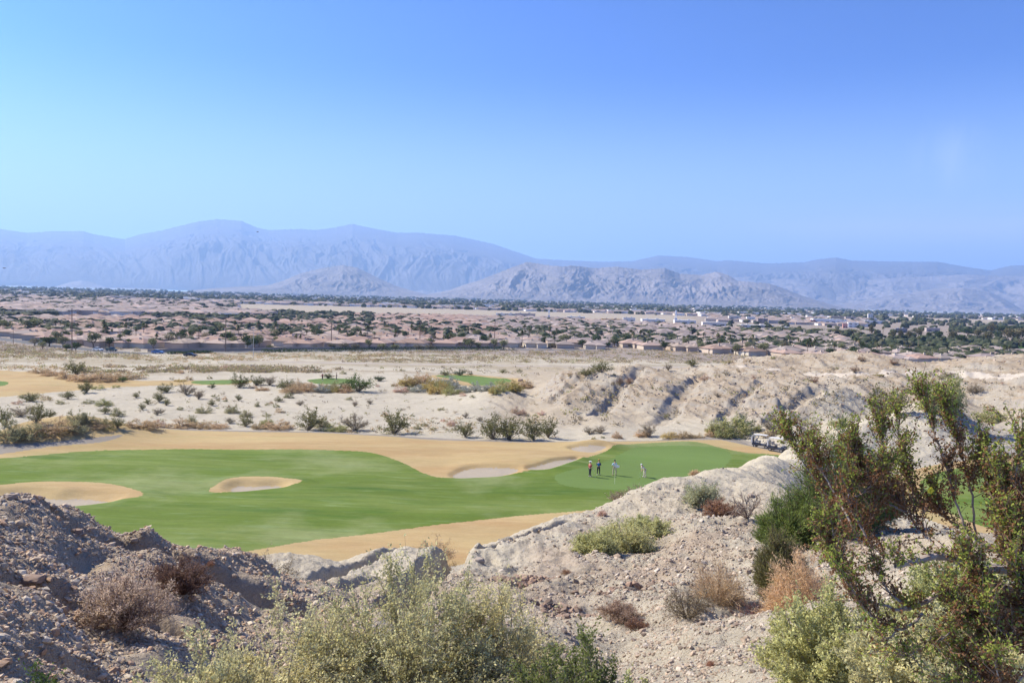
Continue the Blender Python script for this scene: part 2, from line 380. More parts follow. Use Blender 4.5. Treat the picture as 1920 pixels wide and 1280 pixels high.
def segdist_path(x, y):
    k = (y > 70) & (y < 140) & (np.abs(x) < 110)
    o = np.full(np.shape(x), 50.0)
    if np.any(k): o[k] = segdist(x[k], y[k], L_path)
    return o
def hits(pxs, pys, rmin=4.0, rmax=1500.0, n=420):
    """where the photo's rays meet the ground"""
    pxs = np.atleast_1d(np.asarray(pxs, float)); pys = np.atleast_1d(np.asarray(pys, float))
    d = ray(pxs, pys); rr = np.geomspace(rmin, rmax, n)
    X = d[:, 0:1]*rr; Y = d[:, 1:2]*rr; Zr = d[:, 2:3]*rr
    G = H(X, Y); below = Zr <= G
    i = np.where(below.any(1), below.argmax(1), n-1); i = np.maximum(i, 1); k = np.arange(len(pxs))
    a = (Zr-G)[k, i-1]; b = (Zr-G)[k, i]; t = np.clip(a/(a-b+1e-9), 0, 1)
    r = rr[i-1]+(rr[i]-rr[i-1])*t
    x = d[:, 0]*r; y = d[:, 1]*r
    return x, y, G[k, i-1]*(1-t)+G[k, i]*t

# far outlines, laid on the real ground
def hpoly(pts, rmin=118., closed=True):
    a = np.array(pts, float); x, y, _ = hits(a[:, 0], a[:, 1], rmin, 900.)
    return resample(np.stack([x, y], -1), closed, 3)
P_far_tan = hpoly([(-150, 690), (0, 694), (80, 697), (160, 705), (250, 713), (330, 713.5), (420, 711.5), (475, 715), (430, 721.5), (300, 722.5), (200, 727), (100, 735), (0, 744), (-150, 755)])
P_far_g1 = hpoly([(-60, 712), (0, 714), (16, 718), (0, 724), (-60, 728)])
P_far_g2 = hpoly([(358, 716), (380, 713.3), (430, 712), (468, 715), (430, 720), (380, 720.5)])
P_far_g3 = hpoly([(575, 713), (600, 709.5), (640, 709.5), (668, 713), (655, 719), (600, 720)])
P_far_g4 = hpoly([(815, 705), (850, 702.5), (900, 705.5), (962, 712), (945, 718.5), (905, 722.5), (865, 714)])
P_far_t4 = hpoly([(800, 705), (850, 700.5), (905, 703.5), (985, 712), (960, 723), (905, 727), (850, 716)])
L_road = hpoly([(430, 679), (500, 677.5), (700, 681), (900, 684), (1100, 686.5), (1290, 688)], 150., closed=False)
L_street = hpoly([(-150, 616), (0, 635), (62, 643), (155, 654), (225, 660.5), (300, 662.5), (375, 660.5), (480, 659.5), (630, 657.5), (955, 655), (1100, 656.5)], 300., closed=False)
L_track = hpoly([(1380, 687), (1450, 693), (1513, 702), (1620, 699.5), (1713, 697), (1800, 699), (1930, 702)], 190., closed=False)

P_lawn = hpoly([(1640, 640), (1700, 636), (1800, 634), (1930, 630), (2050, 632), (2050, 655), (1900, 653), (1760, 650), (1680, 647)], 400.)
# ------------------------------------------------------------------ ground mesh: one grid, faces shared out by surface
def build_ground():
    r = [1.6]
    while r[-1] < 9800:
        q = r[-1]
        if q < 55: s = q*.0062
        elif q < 76: s = .17
        elif q < 100: s = .24
        elif q < 128: s = .30
        elif q < 330: s = q*.0034
        elif q < 460: s = q*.006
        elif q < 1400: s = q*.014
        else: s = q*.035
        r.append(q+s)
    r = np.array(r); az = np.linspace(-.76, .76, 1300)
    A, R = np.meshgrid(az, r); X = R*np.sin(A); Y = R*np.cos(A)
    Zg = np.empty_like(X)
    for i in range(0, len(r), 100): Zg[i:i+100] = H(X[i:i+100], Y[i:i+100])
    nr, na = X.shape
    # face centres -> surface
    xc = .25*(X[:-1, :-1]+X[1:, :-1]+X[:-1, 1:]+X[1:, 1:]); yc = .25*(Y[:-1, :-1]+Y[1:, :-1]+Y[:-1, 1:]+Y[1:, 1:])
    jit = .12*gnoise(xc/.5, yc/.5, 5); rc = np.hypot(xc, yc)
    cat = np.zeros(xc.shape, np.int8)
    def put(P, c, only=None):
        s = sdist(xc, yc, P, 6.)+jit
        k = s > 0
        if only is not None: k &= np.isin(cat, only)
        cat[k] = c
    lim = rc > 47
    s = sdist(xc, yc, P_rough, 6.)+jit; cat[(s > 0) & lim] = 1
    s = sdist(xc, yc, P_rough2, 6.)+jit; cat[(s > 0) & lim & (rc > 58)] = 1
    put(P_fair, 2, [1]); put(P_fair2, 2, [1]); put(P_green, 3, [2])
    for P in (P_rim1, P_rim2): put(P, 1, [2])
    for P in (P_sand1, P_sand2, P_sand3, P_sand4, P_sand5): put(P, 4, [1, 2])
    put(P_far_tan, 1); put(P_far_t4, 1)
    for P in (P_far_g1, P_far_g2, P_far_g3, P_far_g4): put(P, 3)
    k = segdist_path(xc, yc) < 1.7; cat[k] = 5; put(P_path0, 5)
    far = rc > 150
    d = np.full(xc.shape, 99.); d[far] = segdist(xc[far], yc[far], L_road); cat[d < 4.2] = 6
    d[:] = 99; d[far] = segdist(xc[far], yc[far], L_street); cat[d < 5.0] = 7
    d[:] = 99; d[far] = segdist(xc[far], yc[far], L_track); cat[d < 1.6] = 8
    put(P_lawn, 9)
    # ---- colours of the bare desert (albedo)
    col = np.zeros(X.shape+(3,), np.float32)
    rr, gm, bad = masks(X, Y)
    pale = np.array((.43, .385, .30)); grey = np.array((.31, .28, .24)); pinkb = np.array((.33, .262, .185)); town = np.array((.27, .225, .19))
    gx = np.gradient(Zg, axis=1)/np.maximum(R*(az[1]-az[0]), 1e-3); gy = np.gradient(Zg, axis=0)/np.gradient(R, axis=0)
    n1 = fbm(X/16, Y/16, 4, 201); n2 = fbm(X/2.5, Y/2.5, 4, 203); n3 = fbm(X/60, Y/60, 3, 207)
    c = pale*(1+.06*n2[..., None]+.05*n1[..., None])
    def mix(c, k, w): w = np.clip(w, 0, 1)[..., None]; return c*(1-w)+np.asarray(k)*w
    # stony brown caps on the badlands, bare pale mud in the rills
    top = smooth(-20.2, -17.4, Zg+1.2*n1)
    c = mix(c, pinkb, bad*(.6+.4*top)*smooth(-.3, .3, n1+.35*n2+.3))
    c = mix(c, grey, bad*smooth(.3, .8, np.hypot(gx, gy))*.85)
    # near slopes: gravel
    nearm = (1-smooth(55, 75, rr))*(1-gm)*(1-.6*smooth(32, 46, rr))*(1-.8*smooth(20, 25, rr)*inview_w(X, Y, 500, 1090))
    c = mix(c, pinkb, nearm*(.2+.6*smooth(-.3, .3, n1+.5*n2)))
    wl = inview_w(X, Y, -900, 600)*(1-smooth(18, 24, rr))
    c = mix(c, (.40, .31, .225), wl*(.55+.25*n2))
    wc = inview_w(X, Y, 1000, 1500)*smooth(9, 14, rr)*(1-smooth(26, 42, rr))
    c = mix(c, (.34, .265, .20), wc*.7*smooth(-.3, .3, n2+n1))
    ridge = inview_w(X, Y, 1700, 2000)*inview_w(X, Y, 1800, 2050)*smooth(110, 130, rr)*(1-smooth(165, 180, rr)); c = mix(c, (.23, .215, .2), ridge*.6)  # shaded end face of the far ridge: its shade darkened into the colour
    # scrubland beyond the road, bare lots in the town
    sc = smooth(268, 285, rr)*(1-smooth(400, 420, rr))
    c = mix(c, (.29, .245, .165), sc*smooth(-.2, .3, n1+n3+.15)*.7)
    c = mix(c, (.26, .21, .14), smooth(226, 240, rr)*(1-smooth(262, 270, rr))*inview_w(X, Y, 150, 900)*smooth(-.1, .35, n1)*.6)
    c = mix(c, town, smooth(390, 430, rr))
    c = mix(c, (.16, .155, .125), smooth(1900, 2600, rr)*(.75))
    c = mix(c, (.36, .31, .24), smooth(1150, 1400, rr)*(1-smooth(1700, 2300, rr))*inview_w(X, Y, 420, 1300)*.9)
    c = mix(c, (.36, .30, .235), smooth(2300, 2600, rr)*(1-smooth(3400, 4200, rr))*inview_w(X, Y, 1650, 2500)*.9)
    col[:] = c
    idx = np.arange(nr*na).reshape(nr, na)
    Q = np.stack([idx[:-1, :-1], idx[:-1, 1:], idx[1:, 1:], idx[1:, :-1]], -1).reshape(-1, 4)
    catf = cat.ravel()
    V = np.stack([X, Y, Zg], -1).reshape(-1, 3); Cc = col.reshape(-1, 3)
    names = [('desert_ground', M['desert']), ('dry_grass', M['drygrass']), ('fairway', M['fairway']), ('putting_green', M['green']), ('bunker_sand', M['sand']), ('cart_path', M['path']),
             ('dirt_road', M['dirt']), ('street', M['asphalt']), ('hiking_trail', M['trail']), ('park_lawn', M['lawn'])]
    for k, (nm, mt) in enumerate(names):
        f = Q[catf == k]
        if not len(f): continue
        u, inv = np.unique(f, return_inverse=True)
        me = new_mesh(nm, V[u], inv.reshape(-1, 4), mt, Cc[u], True)
        o = link(nm, me); tag(o, kind='structure')
# ------------------------------------------------------------------ ground materials
M = {}
def ground_mat(name, base=None, var=None, scales=((.06, .5, .12), (.9, .5, .10), (7., .5, .10)), bump=(), rough=.95, stretch=None, specks=None, tint=None):
    """base colour (or the mesh's own 'col'), broken up by noise at several sizes"""
    m, nt, b = mat_new(name); L = nt.links.new
    tc = N(nt, 'ShaderNodeTexCoord'); vec = tc.outputs['Object']
    if base is None:
        src = N(nt, 'ShaderNodeAttribute', attribute_name='col').outputs['Color']
    else:
        rgb = N(nt, 'ShaderNodeRGB'); rgb.outputs[0].default_value = (*base, 1); src = rgb.outputs[0]
    if stretch is not None:
        mp = N(nt, 'ShaderNodeMapping'); mp.inputs['Rotation'].default_value = (0, 0, stretch[0]); mp.inputs['Scale'].default_value = (stretch[1], stretch[2], 1)
        L(vec, mp.inputs['Vector']); svec = mp.outputs['Vector']
    else: svec = vec
    if tint is not None:                    # second colour in soft patches
        for (rgb2, sc, lo, hi, amt, useS) in tint:
            no = N(nt, 'ShaderNodeTexNoise'); no.inputs['Scale'].default_value = sc; no.inputs['Detail'].default_value = 5; no.inputs['Roughness'].default_value = .6
            L(svec if useS else vec, no.inputs['Vector'])
            mr = N(nt, 'ShaderNodeMapRange'); mr.inputs['From Min'].default_value = lo; mr.inputs['From Max'].default_value = hi; mr.inputs['To Max'].default_value = amt
            L(no.outputs['Fac'], mr.inputs['Value'])
            mx = N(nt, 'ShaderNodeMix', data_type='RGBA'); L(mr.outputs['Result'], mx.inputs['Factor']); L(src, mx.inputs[6]); mx.inputs[7].default_value = (*rgb2, 1); src = mx.outputs[2]
    for sc, det, amt in scales:
        no = N(nt, 'ShaderNodeTexNoise'); no.inputs['Scale'].default_value = sc; no.inputs['Detail'].default_value = 4; no.inputs['Roughness'].default_value = .65
        L(svec, no.inputs['Vector'])
        mr = N(nt, 'ShaderNodeMapRange'); mr.inputs['From Min'].default_value = .3; mr.inputs['From Max'].default_value = .7
        mr.inputs['To Min'].default_value = 1-amt; mr.inputs['To Max'].default_value = 1+amt; L(no.outputs['Fac'], mr.inputs['Value'])
        mx = N(nt, 'ShaderNodeVectorMath', operation='SCALE'); L(src, mx.inputs[0]); L(mr.outputs['Result'], mx.inputs['Scale']); src = mx.outputs['Vector']
    if specks is not None:
        for (sc, thr, rgb2, amt) in specks:
            vo = N(nt, 'ShaderNodeTexVoronoi'); vo.inputs['Scale'].default_value = sc; L(vec, vo.inputs['Vector'])
            mr = N(nt, 'ShaderNodeMapRange'); mr.inputs['From Min'].default_value = thr; mr.inputs['From Max'].default_value = thr*.6; mr.inputs['To Max'].default_value = amt
            L(vo.outputs['Distance'], mr.inputs['Value'])
            no = N(nt, 'ShaderNodeTexNoise'); no.inputs['Scale'].default_value = sc*.12; L(vec, no.inputs['Vector'])
            m2 = N(nt, 'ShaderNodeMapRange'); m2.inputs['From Min'].default_value = .42; m2.inputs['From Max'].default_value = .58; L(no.outputs['Fac'], m2.inputs['Value'])
            mu = N(nt, 'ShaderNodeMath', operation='MULTIPLY'); L(mr.outputs['Result'], mu.inputs[0]); L(m2.outputs['Result'], mu.inputs[1])
            mx = N(nt, 'ShaderNodeMix', data_type='RGBA'); L(mu.outputs[0], mx.inputs['Factor']); L(src, mx.inputs[6]); mx.inputs[7].default_value = (*rgb2, 1); src = mx.outputs[2]
    L(src, b.inputs['Base Color']); b.inputs['Roughness'].default_value = rough; b.inputs['Specular IOR Level'].default_value = .1
    h = None
    for sc, dist, st in bump:
        no = N(nt, 'ShaderNodeTexNoise'); no.inputs['Scale'].default_value = sc; no.inputs['Detail'].default_value = 6; no.inputs['Roughness'].default_value = .7
        L(vec, no.inputs['Vector'])
        bp = N(nt, 'ShaderNodeBump'); bp.inputs['Strength'].default_value = st; bp.inputs['Distance'].default_value = dist
        L(no.outputs['Fac'], bp.inputs['Height'])
        if h is not None: L(h, bp.inputs['Normal'])
        h = bp.outputs['Normal']
    if h is not None: L(h, b.inputs['Normal'])
    return m
M['desert'] = ground_mat('desert_soil', None, scales=((.12, .5, .07), (1.3, .5, .09), (9., .5, .10), (40., .5, .10)), bump=((1.1, .35, .7), (6., .10, .8), (30., .03, .7)), specks=((14., .32, (.16, .12, .09), .55), (33., .32, (.42, .37, .32), .5)))
M['drygrass'] = ground_mat('dormant_grass', (.375, .28, .140), scales=((.10, .5, .08), (1.2, .5, .07), (9., .5, .09)), bump=((12., .03, .5),), stretch=(.15, .45, 1.6),
                           tint=(((.33, .21, .10), .09, .45, .68, .85, True), ((.29, .275, .12), .13, .56, .72, .45, True), ((.42, .31, .17), .5, .5, .7, .5, True)))
M['fairway'] = ground_mat('fairway_turf', (.100, .148, .024), scales=((.05, .5, .10), (.7, .5, .09), (6., .5, .12)), bump=((14., .03, .5),), stretch=(.1, .3, 1.7),
                          tint=(((.165, .205, .06), .12, .45, .66, .8, True), ((.048, .108, .018), .22, .52, .72, .75, True), ((.22, .25, .11), .055, .5, .68, .85, False), ((.17, .23, .10), .8, .55, .7, .5, True)))
M['green'] = ground_mat('putting_turf', (.118, .178, .050), scales=((.08, .5, .06), (1., .5, .04), (12., .5, .05)), stretch=(.1, .4, 1.6), tint=(((.10, .165, .038), .1, .5, .6, .5, True),))
M['sand'] = ground_mat('bunker_sand', (.34, .29, .225), scales=((.5, .5, .06), (5., .5, .08)), bump=((4., .05, .5), (25., .02, .4)), tint=(((.32, .28, .24), .6, .5, .7, .5, False),))
M['path'] = ground_mat('path_concrete', (.235, .21, .18), scales=((.4, .5, .08), (6., .5, .06)), bump=((30., .01, .3),))
M['dirt'] = ground_mat('packed_dirt', (.35, .305, .26), scales=((.05, .5, .08), (.6, .5, .08)), tint=(((.28, .24, .2), .25, .5, .65, .5, True),), stretch=(-.05, .1, 1.))
M['lawn'] = ground_mat('park_grass', (.07, .125, .03))
M['asphalt'] = ground_mat('asphalt', (.13, .128, .13), scales=((.05, .5, .06), (.8, .5, .06)))
M['trail'] = ground_mat('trail_dust', (.42, .37, .31), scales=((.1, .5, .06), (1.5, .5, .08)))
M['peaks'] = ground_mat('pine_dark_rock', (.125, .112, .11), scales=((.0008, .5, .15), (.004, .5, .15)), bump=((.003, 60., .6),))
M['mountain'] = ground_mat('desert_rock', (.215, .19, .185), scales=((.0012, .5, .22), (.006, .5, .2), (.03, .5, .2)), bump=((.004, 60., .5), (.02, 18., .4)))
M['leaf'] = mat_vcol('leaf', .75, transl=.42, rnd=.10)
M['leafmid'] = mat_vcol('leaf_clumps', .85, transl=.3, rnd=.16)
M['bark'] = mat_simple('bark', (.20, .16, .13), .9, noise=.3, scale=14)
M['palebark'] = mat_simple('pale_bark', (.36, .31, .28), .85, noise=.3, scale=22)
M['twig'] = mat_vcol('twig', .9, rnd=.1)
M['stone'] = mat_vcol('stone', .95)
M['paint'] = mat_vcol('painted', .45, spec=.5)
M['cloth'] = mat_vcol('cloth', .9)
M['skin'] = mat_simple('skin', (.50, .30, .21), .6, noise=.05)
M['glass'] = mat_simple('dark_glass', (.03, .035, .04), .15, noise=.05, spec=.6)
M['rubber'] = mat_simple('rubber', (.02, .02, .022), .8)
M['chrome'] = mat_simple('metal', (.5, .5, .52), .35, metal=.8)
M['roof'] = mat_vcol('roof_tile', .85, rnd=.13)
M['stucco'] = mat_vcol('stucco', .9, rnd=.06)

# ------------------------------------------------------------------ camera, sun, sky, air
cam = bpy.data.cameras.new('camera'); camo = link('camera', cam)
from mathutils import Matrix
camo.matrix_world = Matrix(((CR[0], CU[0], -F0[0], 0), (CR[1], CU[1], -F0[1], 0), (CR[2], CU[2], -F0[2], 0), (0, 0, 0, 1)))
cam.sensor_width = 36; cam.lens = FPX/1920*36; cam.clip_start = .2; cam.clip_end = 90000
SC.camera = camo
SUN_AZ = math.atan2(-.93, .37); SUN_EL = math.radians(41)
sl = bpy.data.lights.new('sun', 'SUN'); sl.energy = SUNE; sl.angle = math.radians(.55); sl.color = SUNC
so = link('sun', sl); sd = Vector = None
from mathutils import Vector
sd = Vector((math.cos(SUN_EL)*math.sin(SUN_AZ), math.cos(SUN_EL)*math.cos(SUN_AZ), math.sin(SUN_EL)))
so.rotation_euler = sd.to_track_quat('Z', 'Y').to_euler()
w = bpy.data.worlds.new('World'); SC.world = w; w.use_nodes = True
nt = w.node_tree; bg = nt.nodes['Background']
sky = nt.nodes.new('ShaderNodeTexSky'); sky.sky_type = 'NISHITA'; sky.sun_disc = False
sky.sun_elevation = SUN_EL; sky.sun_rotation = SUN_AZ % (2*math.pi)
sky.altitude = 100; sky.air_density = SKY_AIR; sky.dust_density = SKY_DUST; sky.ozone_density = SKY_OZ
# thin cirrus low over the western mountains
tc = N(nt, 'ShaderNodeTexCoord'); mp = N(nt, 'ShaderNodeMapping'); mp.inputs['Scale'].default_value = (3., 3., 38.); mp.inputs['Rotation'].default_value = (.0, .02, 0)
nt.links.new(tc.outputs['Generated'], mp.inputs['Vector'])
no = N(nt, 'ShaderNodeTexNoise'); no.inputs['Scale'].default_value = 1.0; no.inputs['Detail'].default_value = 6; nt.links.new(mp.outputs['Vector'], no.inputs['Vector'])
r1 = N(nt, 'ShaderNodeMapRange'); r1.inputs['From Min'].default_value = .45; r1.inputs['From Max'].default_value = .75; r1.inputs['To Min'].default_value = .5; nt.links.new(no.outputs['Fac'], r1.inputs['Value'])
sx = N(nt, 'ShaderNodeSeparateXYZ'); nt.links.new(tc.outputs['Generated'], sx.inputs[0])
r2 = N(nt, 'ShaderNodeMapRange', interpolation_type='SMOOTHSTEP'); r2.inputs['From Min'].default_value = .12; r2.inputs['From Max'].default_value = .42; nt.links.new(sx.outputs['X'], r2.inputs['Value'])
r3 = N(nt, 'ShaderNodeMapRange', interpolation_type='SMOOTHSTEP'); r3.inputs['From Min'].default_value = .125; r3.inputs['From Max'].default_value = .075; nt.links.new(sx.outputs['Z'], r3.inputs['Value'])
m1 = N(nt, 'ShaderNodeMath', operation='MULTIPLY'); nt.links.new(r1.outputs[0], m1.inputs[0]); nt.links.new(r2.outputs[0], m1.inputs[1])
m2 = N(nt, 'ShaderNodeMath', operation='MULTIPLY'); nt.links.new(m1.outputs[0], m2.inputs[0]); nt.links.new(r3.outputs[0], m2.inputs[1])
m3 = N(nt, 'ShaderNodeMath', operation='MULTIPLY'); nt.links.new(m2.outputs[0], m3.inputs[0]); m3.inputs[1].default_value = .85
hs = N(nt, 'ShaderNodeHueSaturation'); hs.inputs['Saturation'].default_value = SKY_SAT; hs.inputs['Hue'].default_value = SKY_HUE; 
v1 = N(nt, 'ShaderNodeVectorMath', operation='SCALE'); v1.inputs['Scale'].default_value = 1/SKY_REF; nt.links.new(sky.outputs[0], v1.inputs[0])
gm_ = N(nt, 'ShaderNodeGamma'); gm_.inputs['Gamma'].default_value = SKY_GAM; nt.links.new(v1.outputs['Vector'], gm_.inputs['Color'])
v2 = N(nt, 'ShaderNodeVectorMath', operation='MULTIPLY'); v2.inputs[1].default_value = [SKY_REF*c for c in SKY_MUL]; nt.links.new(gm_.outputs[0], v2.inputs[0])
nt.links.new(v2.outputs['Vector'], hs.inputs['Color'])
r4 = N(nt, 'ShaderNodeMapRange', interpolation_type='SMOOTHSTEP'); r4.inputs['From Min'].default_value = .27; r4.inputs['From Max'].default_value = .03; r4.inputs['To Max'].default_value = .78; nt.links.new(sx.outputs['Z'], r4.inputs['Value'])
mb_ = N(nt, 'ShaderNodeMix', data_type='RGBA'); nt.links.new(r4.outputs[0], mb_.inputs['Factor']); nt.links.new(hs.outputs[0], mb_.inputs[6]); mb_.inputs[7].default_value = (4.1, 5.4, 6.7, 1)
mx = N(nt, 'ShaderNodeMix', data_type='RGBA'); nt.links.new(m3.outputs[0], mx.inputs['Factor']); nt.links.new(mb_.outputs[2], mx.inputs[6]); mx.inputs[7].default_value = (5.2, 5.6, 6.4, 1)
_w0 = ray(1785., 300.); _w0 = _w0/np.linalg.norm(_w0)
dv = N(nt, 'ShaderNodeVectorMath', operation='DISTANCE'); nt.links.new(tc.outputs['Generated'], dv.inputs[0]); dv.inputs[1].default_value = _w0
r6 = N(nt, 'ShaderNodeMapRange', interpolation_type='SMOOTHSTEP'); r6.inputs['From Min'].default_value = .055; r6.inputs['From Max'].default_value = .0; nt.links.new(dv.outputs['Value'], r6.inputs['Value'])
mq = N(nt, 'ShaderNodeMapping'); mq.inputs['Rotation'].default_value = (0, .5, 0); mq.inputs['Scale'].default_value = (45, 10, 11); nt.links.new(tc.outputs['Generated'], mq.inputs['Vector'])
nq = N(nt, 'ShaderNodeTexNoise'); nq.inputs['Scale'].default_value = 1.; nq.inputs['Detail'].default_value = 5; nq.inputs['Distortion'].default_value = .6; nt.links.new(mq.outputs['Vector'], nq.inputs['Vector'])
r7 = N(nt, 'ShaderNodeMapRange'); r7.inputs['From Min'].default_value = .4; r7.inputs['From Max'].default_value = .7; r7.inputs['To Max'].default_value = .30; nt.links.new(nq.outputs['Fac'], r7.inputs['Value'])
m8 = N(nt, 'ShaderNodeMath', operation='MULTIPLY'); nt.links.new(r6.outputs[0], m8.inputs[0]); nt.links.new(r7.outputs[0], m8.inputs[1])
m9 = N(nt, 'ShaderNodeMix', data_type='RGBA'); nt.links.new(m8.outputs[0], m9.inputs['Factor']); nt.links.new(mx.outputs[2], m9.inputs[6]); m9.inputs[7].default_value = (4.6, 5.2, 6.2, 1)
nt.links.new(m9.outputs[2], bg.inputs['Color']); bg.inputs['Strength'].default_value = SKY_STR
SC.view_settings.view_transform = 'Standard'; SC.view_settings.look = 'None'; SC.view_settings.gamma = 1; SC.view_settings.exposure = EXPO
SC.cycles.max_bounces = 5; SC.cycles.diffuse_bounces = 3; SC.cycles.transmission_bounces = 2; SC.cycles.volume_bounces = 1; SC.cycles.transparent_max_bounces = 6
SC.cycles.use_denoising = True
# the air between here and the mountains
def build_haze():
    v = MB().box((0, 12000, 1298), (64000, 64000, 2664))
    m = bpy.data.materials.new('haze_air'); m.use_nodes = True; n = m.node_tree
    n.nodes.remove(n.nodes['Principled BSDF'])
    pv = n.nodes.new('ShaderNodeVolumePrincipled'); pv.inputs['Density'].default_value = HAZE; pv.inputs['Color'].default_value = HAZE_COL; pv.inputs['Anisotropy'].default_value = HAZE_G
    n.links.new(pv.outputs[0], n.nodes['Material Output'].inputs['Volume'])
    o = v.build('haze', m); tag(o, kind='stuff')

# ------------------------------------------------------------------ mountains
def mountain(name, prof, rbase, rcrest, gul_n, seed, rows=110, depth=.5, base_z=-31.5, label=None, lift=0.0, power=.9):
    prof = np.array(prof, float)
    pa = np.arctan((prof[:, 0]-960)/FPX)
    el = (hyz(prof[:, 0])-prof[:, 1])/FPX*np.cos(pa)          # tangent of elevation at each column (level distance 1/cos)
    az = np.arange(pa[0], pa[-1], .00075)
    e = np.interp(az, pa, el)
    jag = fbm(az*260, az*0+seed, 4, seed)*.0009*np.clip(e/.03, 0, 1)
    t = np.concatenate([np.linspace(0, 1, rows), [1.03, 1.08, 1.15, 1.3]])
    A, T = np.meshgrid(az, t)
    rc = rcrest*(1+.06*fbm(A*12, A*0+seed*.3, 2, seed+5))
    Rr = rbase+(rc-rbase)*T
    E = np.interp(A, az, e)
    ztop = (E+np.interp(A, az, jag)*np.clip(T, 0, 1)**7)*rc
    w = A*gul_n*.55+1.5*fbm(A*gul_n*.3, T*3., 3, seed+1)
    g = ridged(w, T*4.2+seed+.8*gnoise(A*gul_n*.4, T*3, seed+9), 4, seed+2, .55)
    g2 = ridged(A*gul_n*.22+.9*gnoise(A*gul_n*.16, T*2, seed+6), T*1.8+.5*gnoise(A*gul_n*.2, T*2, seed+8), 3, seed+3)
    tt = np.clip(T, 0, 1)
    s = tt**power
    env = np.sin(np.pi*np.clip(tt, 0, 1)**.8)
    z = base_z+(ztop-base_z)*s
    z = z-(ztop-base_z)*env*depth*((.95-g)*.40+(.95-g2)*.60)+(ztop-base_z)*env*.10
    cap = (ztop-base_z)/rc*Rr*(.55+.45*tt)+base_z
    z = np.where(T < 1, np.minimum(z, cap), z)
    k = T > 1
    z = np.where(k, ztop-(ztop-base_z)*(T-1)*2.2, z)
    z = np.maximum(z, base_z-3)
    X = Rr*np.sin(A); Y = Rr*np.cos(A)
    n, m_ = X.shape; idx = np.arange(n*m_).reshape(n, m_)
    Q = np.stack([idx[:-1, :-1], idx[:-1, 1:], idx[1:, 1:], idx[1:, :-1]], -1).reshape(-1, 4)
    o = link(name, new_mesh(name, np.stack([X, Y, z], -1).reshape(-1, 3), Q, M['peaks' if name == 'far_mountain_range' else 'mountain'], None, True))
    tag(o, kind='structure'); return o
def build_mountains():
    far = [(-500, 440), (-300, 420), (-100, 425), (0, 430), (50, 437), (100, 434), (155, 434), (175, 440), (232, 449), (260, 440), (300, 433), (340, 423), (370, 416), (405, 412), (450, 415), (480, 428), (500, 432), (560, 430), (590, 432), (620, 428), (657, 420.5), (680, 426), (700, 430), (740, 437), (780, 437), (845, 442), (880, 449), (920, 458), (965, 473), (1000, 485), (1050, 488), (1130, 491), (1180, 490), (1230, 479), (1282, 482), (1340, 490), (1360, 488), (1430, 494), (1500, 492), (1530, 486), (1560, 483), (1592, 489), (1700, 491), (1750, 491), (1800, 500), (1850, 507), (1888, 498), (1920, 497), (2000, 490), (2200, 505), (2450, 500)]
    mountain('far_mountain_range', far, 15500, 25500, 75, 3, depth=.20, power=.75)
    mountain('middle_mountain_ridge', [(-60, 536), (40, 535), (100, 538), (130, 529), (152, 525), (172, 530), (200, 539), (300, 541)], 13500, 15000, 90, 13, 50)
    mountain('pyramid_mountain', [(350, 545), (400, 540), (450, 537), (500, 535), (530, 526), (560, 513), (600, 503), (640, 497), (668, 502), (700, 518), (740, 536), (775, 546), (810, 555.5), (850, 556.5)], 10300, 11600, 120, 23, 100, depth=.28)
    mountain('long_rocky_mountain', [(740, 554), (800, 552), (840, 544), (870, 533), (900, 524), (950, 504), (985, 491), (1020, 497), (1050, 500), (1070, 498), (1110, 503), (1150, 500), (1200, 506), (1242, 503), (1270, 513), (1310, 516), (1340, 509), (1362, 517), (1380, 527), (1410, 529), (1440, 532), (1465, 541), (1500, 554), (1540, 566), (1580, 578), (1620, 580)], 9700, 11300, 110, 33, 120, depth=.34)
    mountain('western_foothills', [(1500, 573), (1560, 571), (1600, 566), (1650, 556), (1700, 549), (1750, 541), (1800, 539), (1850, 547), (1880, 561), (1910, 578), (1960, 588), (2050, 588)], 12000, 14500, 90, 43, 90, depth=.5)
    mountain('southern_foothills', [(540, 548), (700, 530), (800, 515), (880, 508), (960, 510), (1060, 516), (1200, 520), (1400, 520), (1560, 528), (1700, 520), (1800, 515), (1900, 518), (2050, 520), (2300, 520)], 14800, 18500, 80, 53, 90, depth=.30)
# ------------------------------------------------------------------ plants
def unit(v): return v/np.maximum(np.linalg.norm(v, axis=-1, keepdims=True), 1e-9)
def tubes(P, R, sides=4, col=(.2, .16, .12)):
    """P (n,k,3) polylines, R (n,k) radii -> V, F, C"""
    n, k, _ = P.shape
    D = unit(np.gradient(P, axis=1)); ref = np.where(np.abs(D[..., 2:3]) < .9, [[[0, 0, 1.]]], [[[1., 0, 0]]])
    A = unit(np.cross(D, ref)); B = np.cross(D, A)
    t = np.arange(sides)*2*np.pi/sides
    V = P[:, :, None]+R[:, :, None, None]*(np.cos(t)[None, None, :, None]*A[:, :, None]+np.sin(t)[None, None, :, None]*B[:, :, None])
    idx = np.arange(n*k*sides).reshape(n, k, sides); nx = np.roll(idx, -1, 2)
    F = np.stack([idx[:, :-1], nx[:, :-1], nx[:, 1:], idx[:, 1:]], -1).reshape(-1, 4)
    c = np.asarray(col, float)
    C_ = np.broadcast_to(c, (n*k*sides, 3)) if c.ndim == 1 else np.repeat(np.repeat(c, k*sides, 0).reshape(-1, 3), 1, 0)
    return V.reshape(-1, 3), F, C_
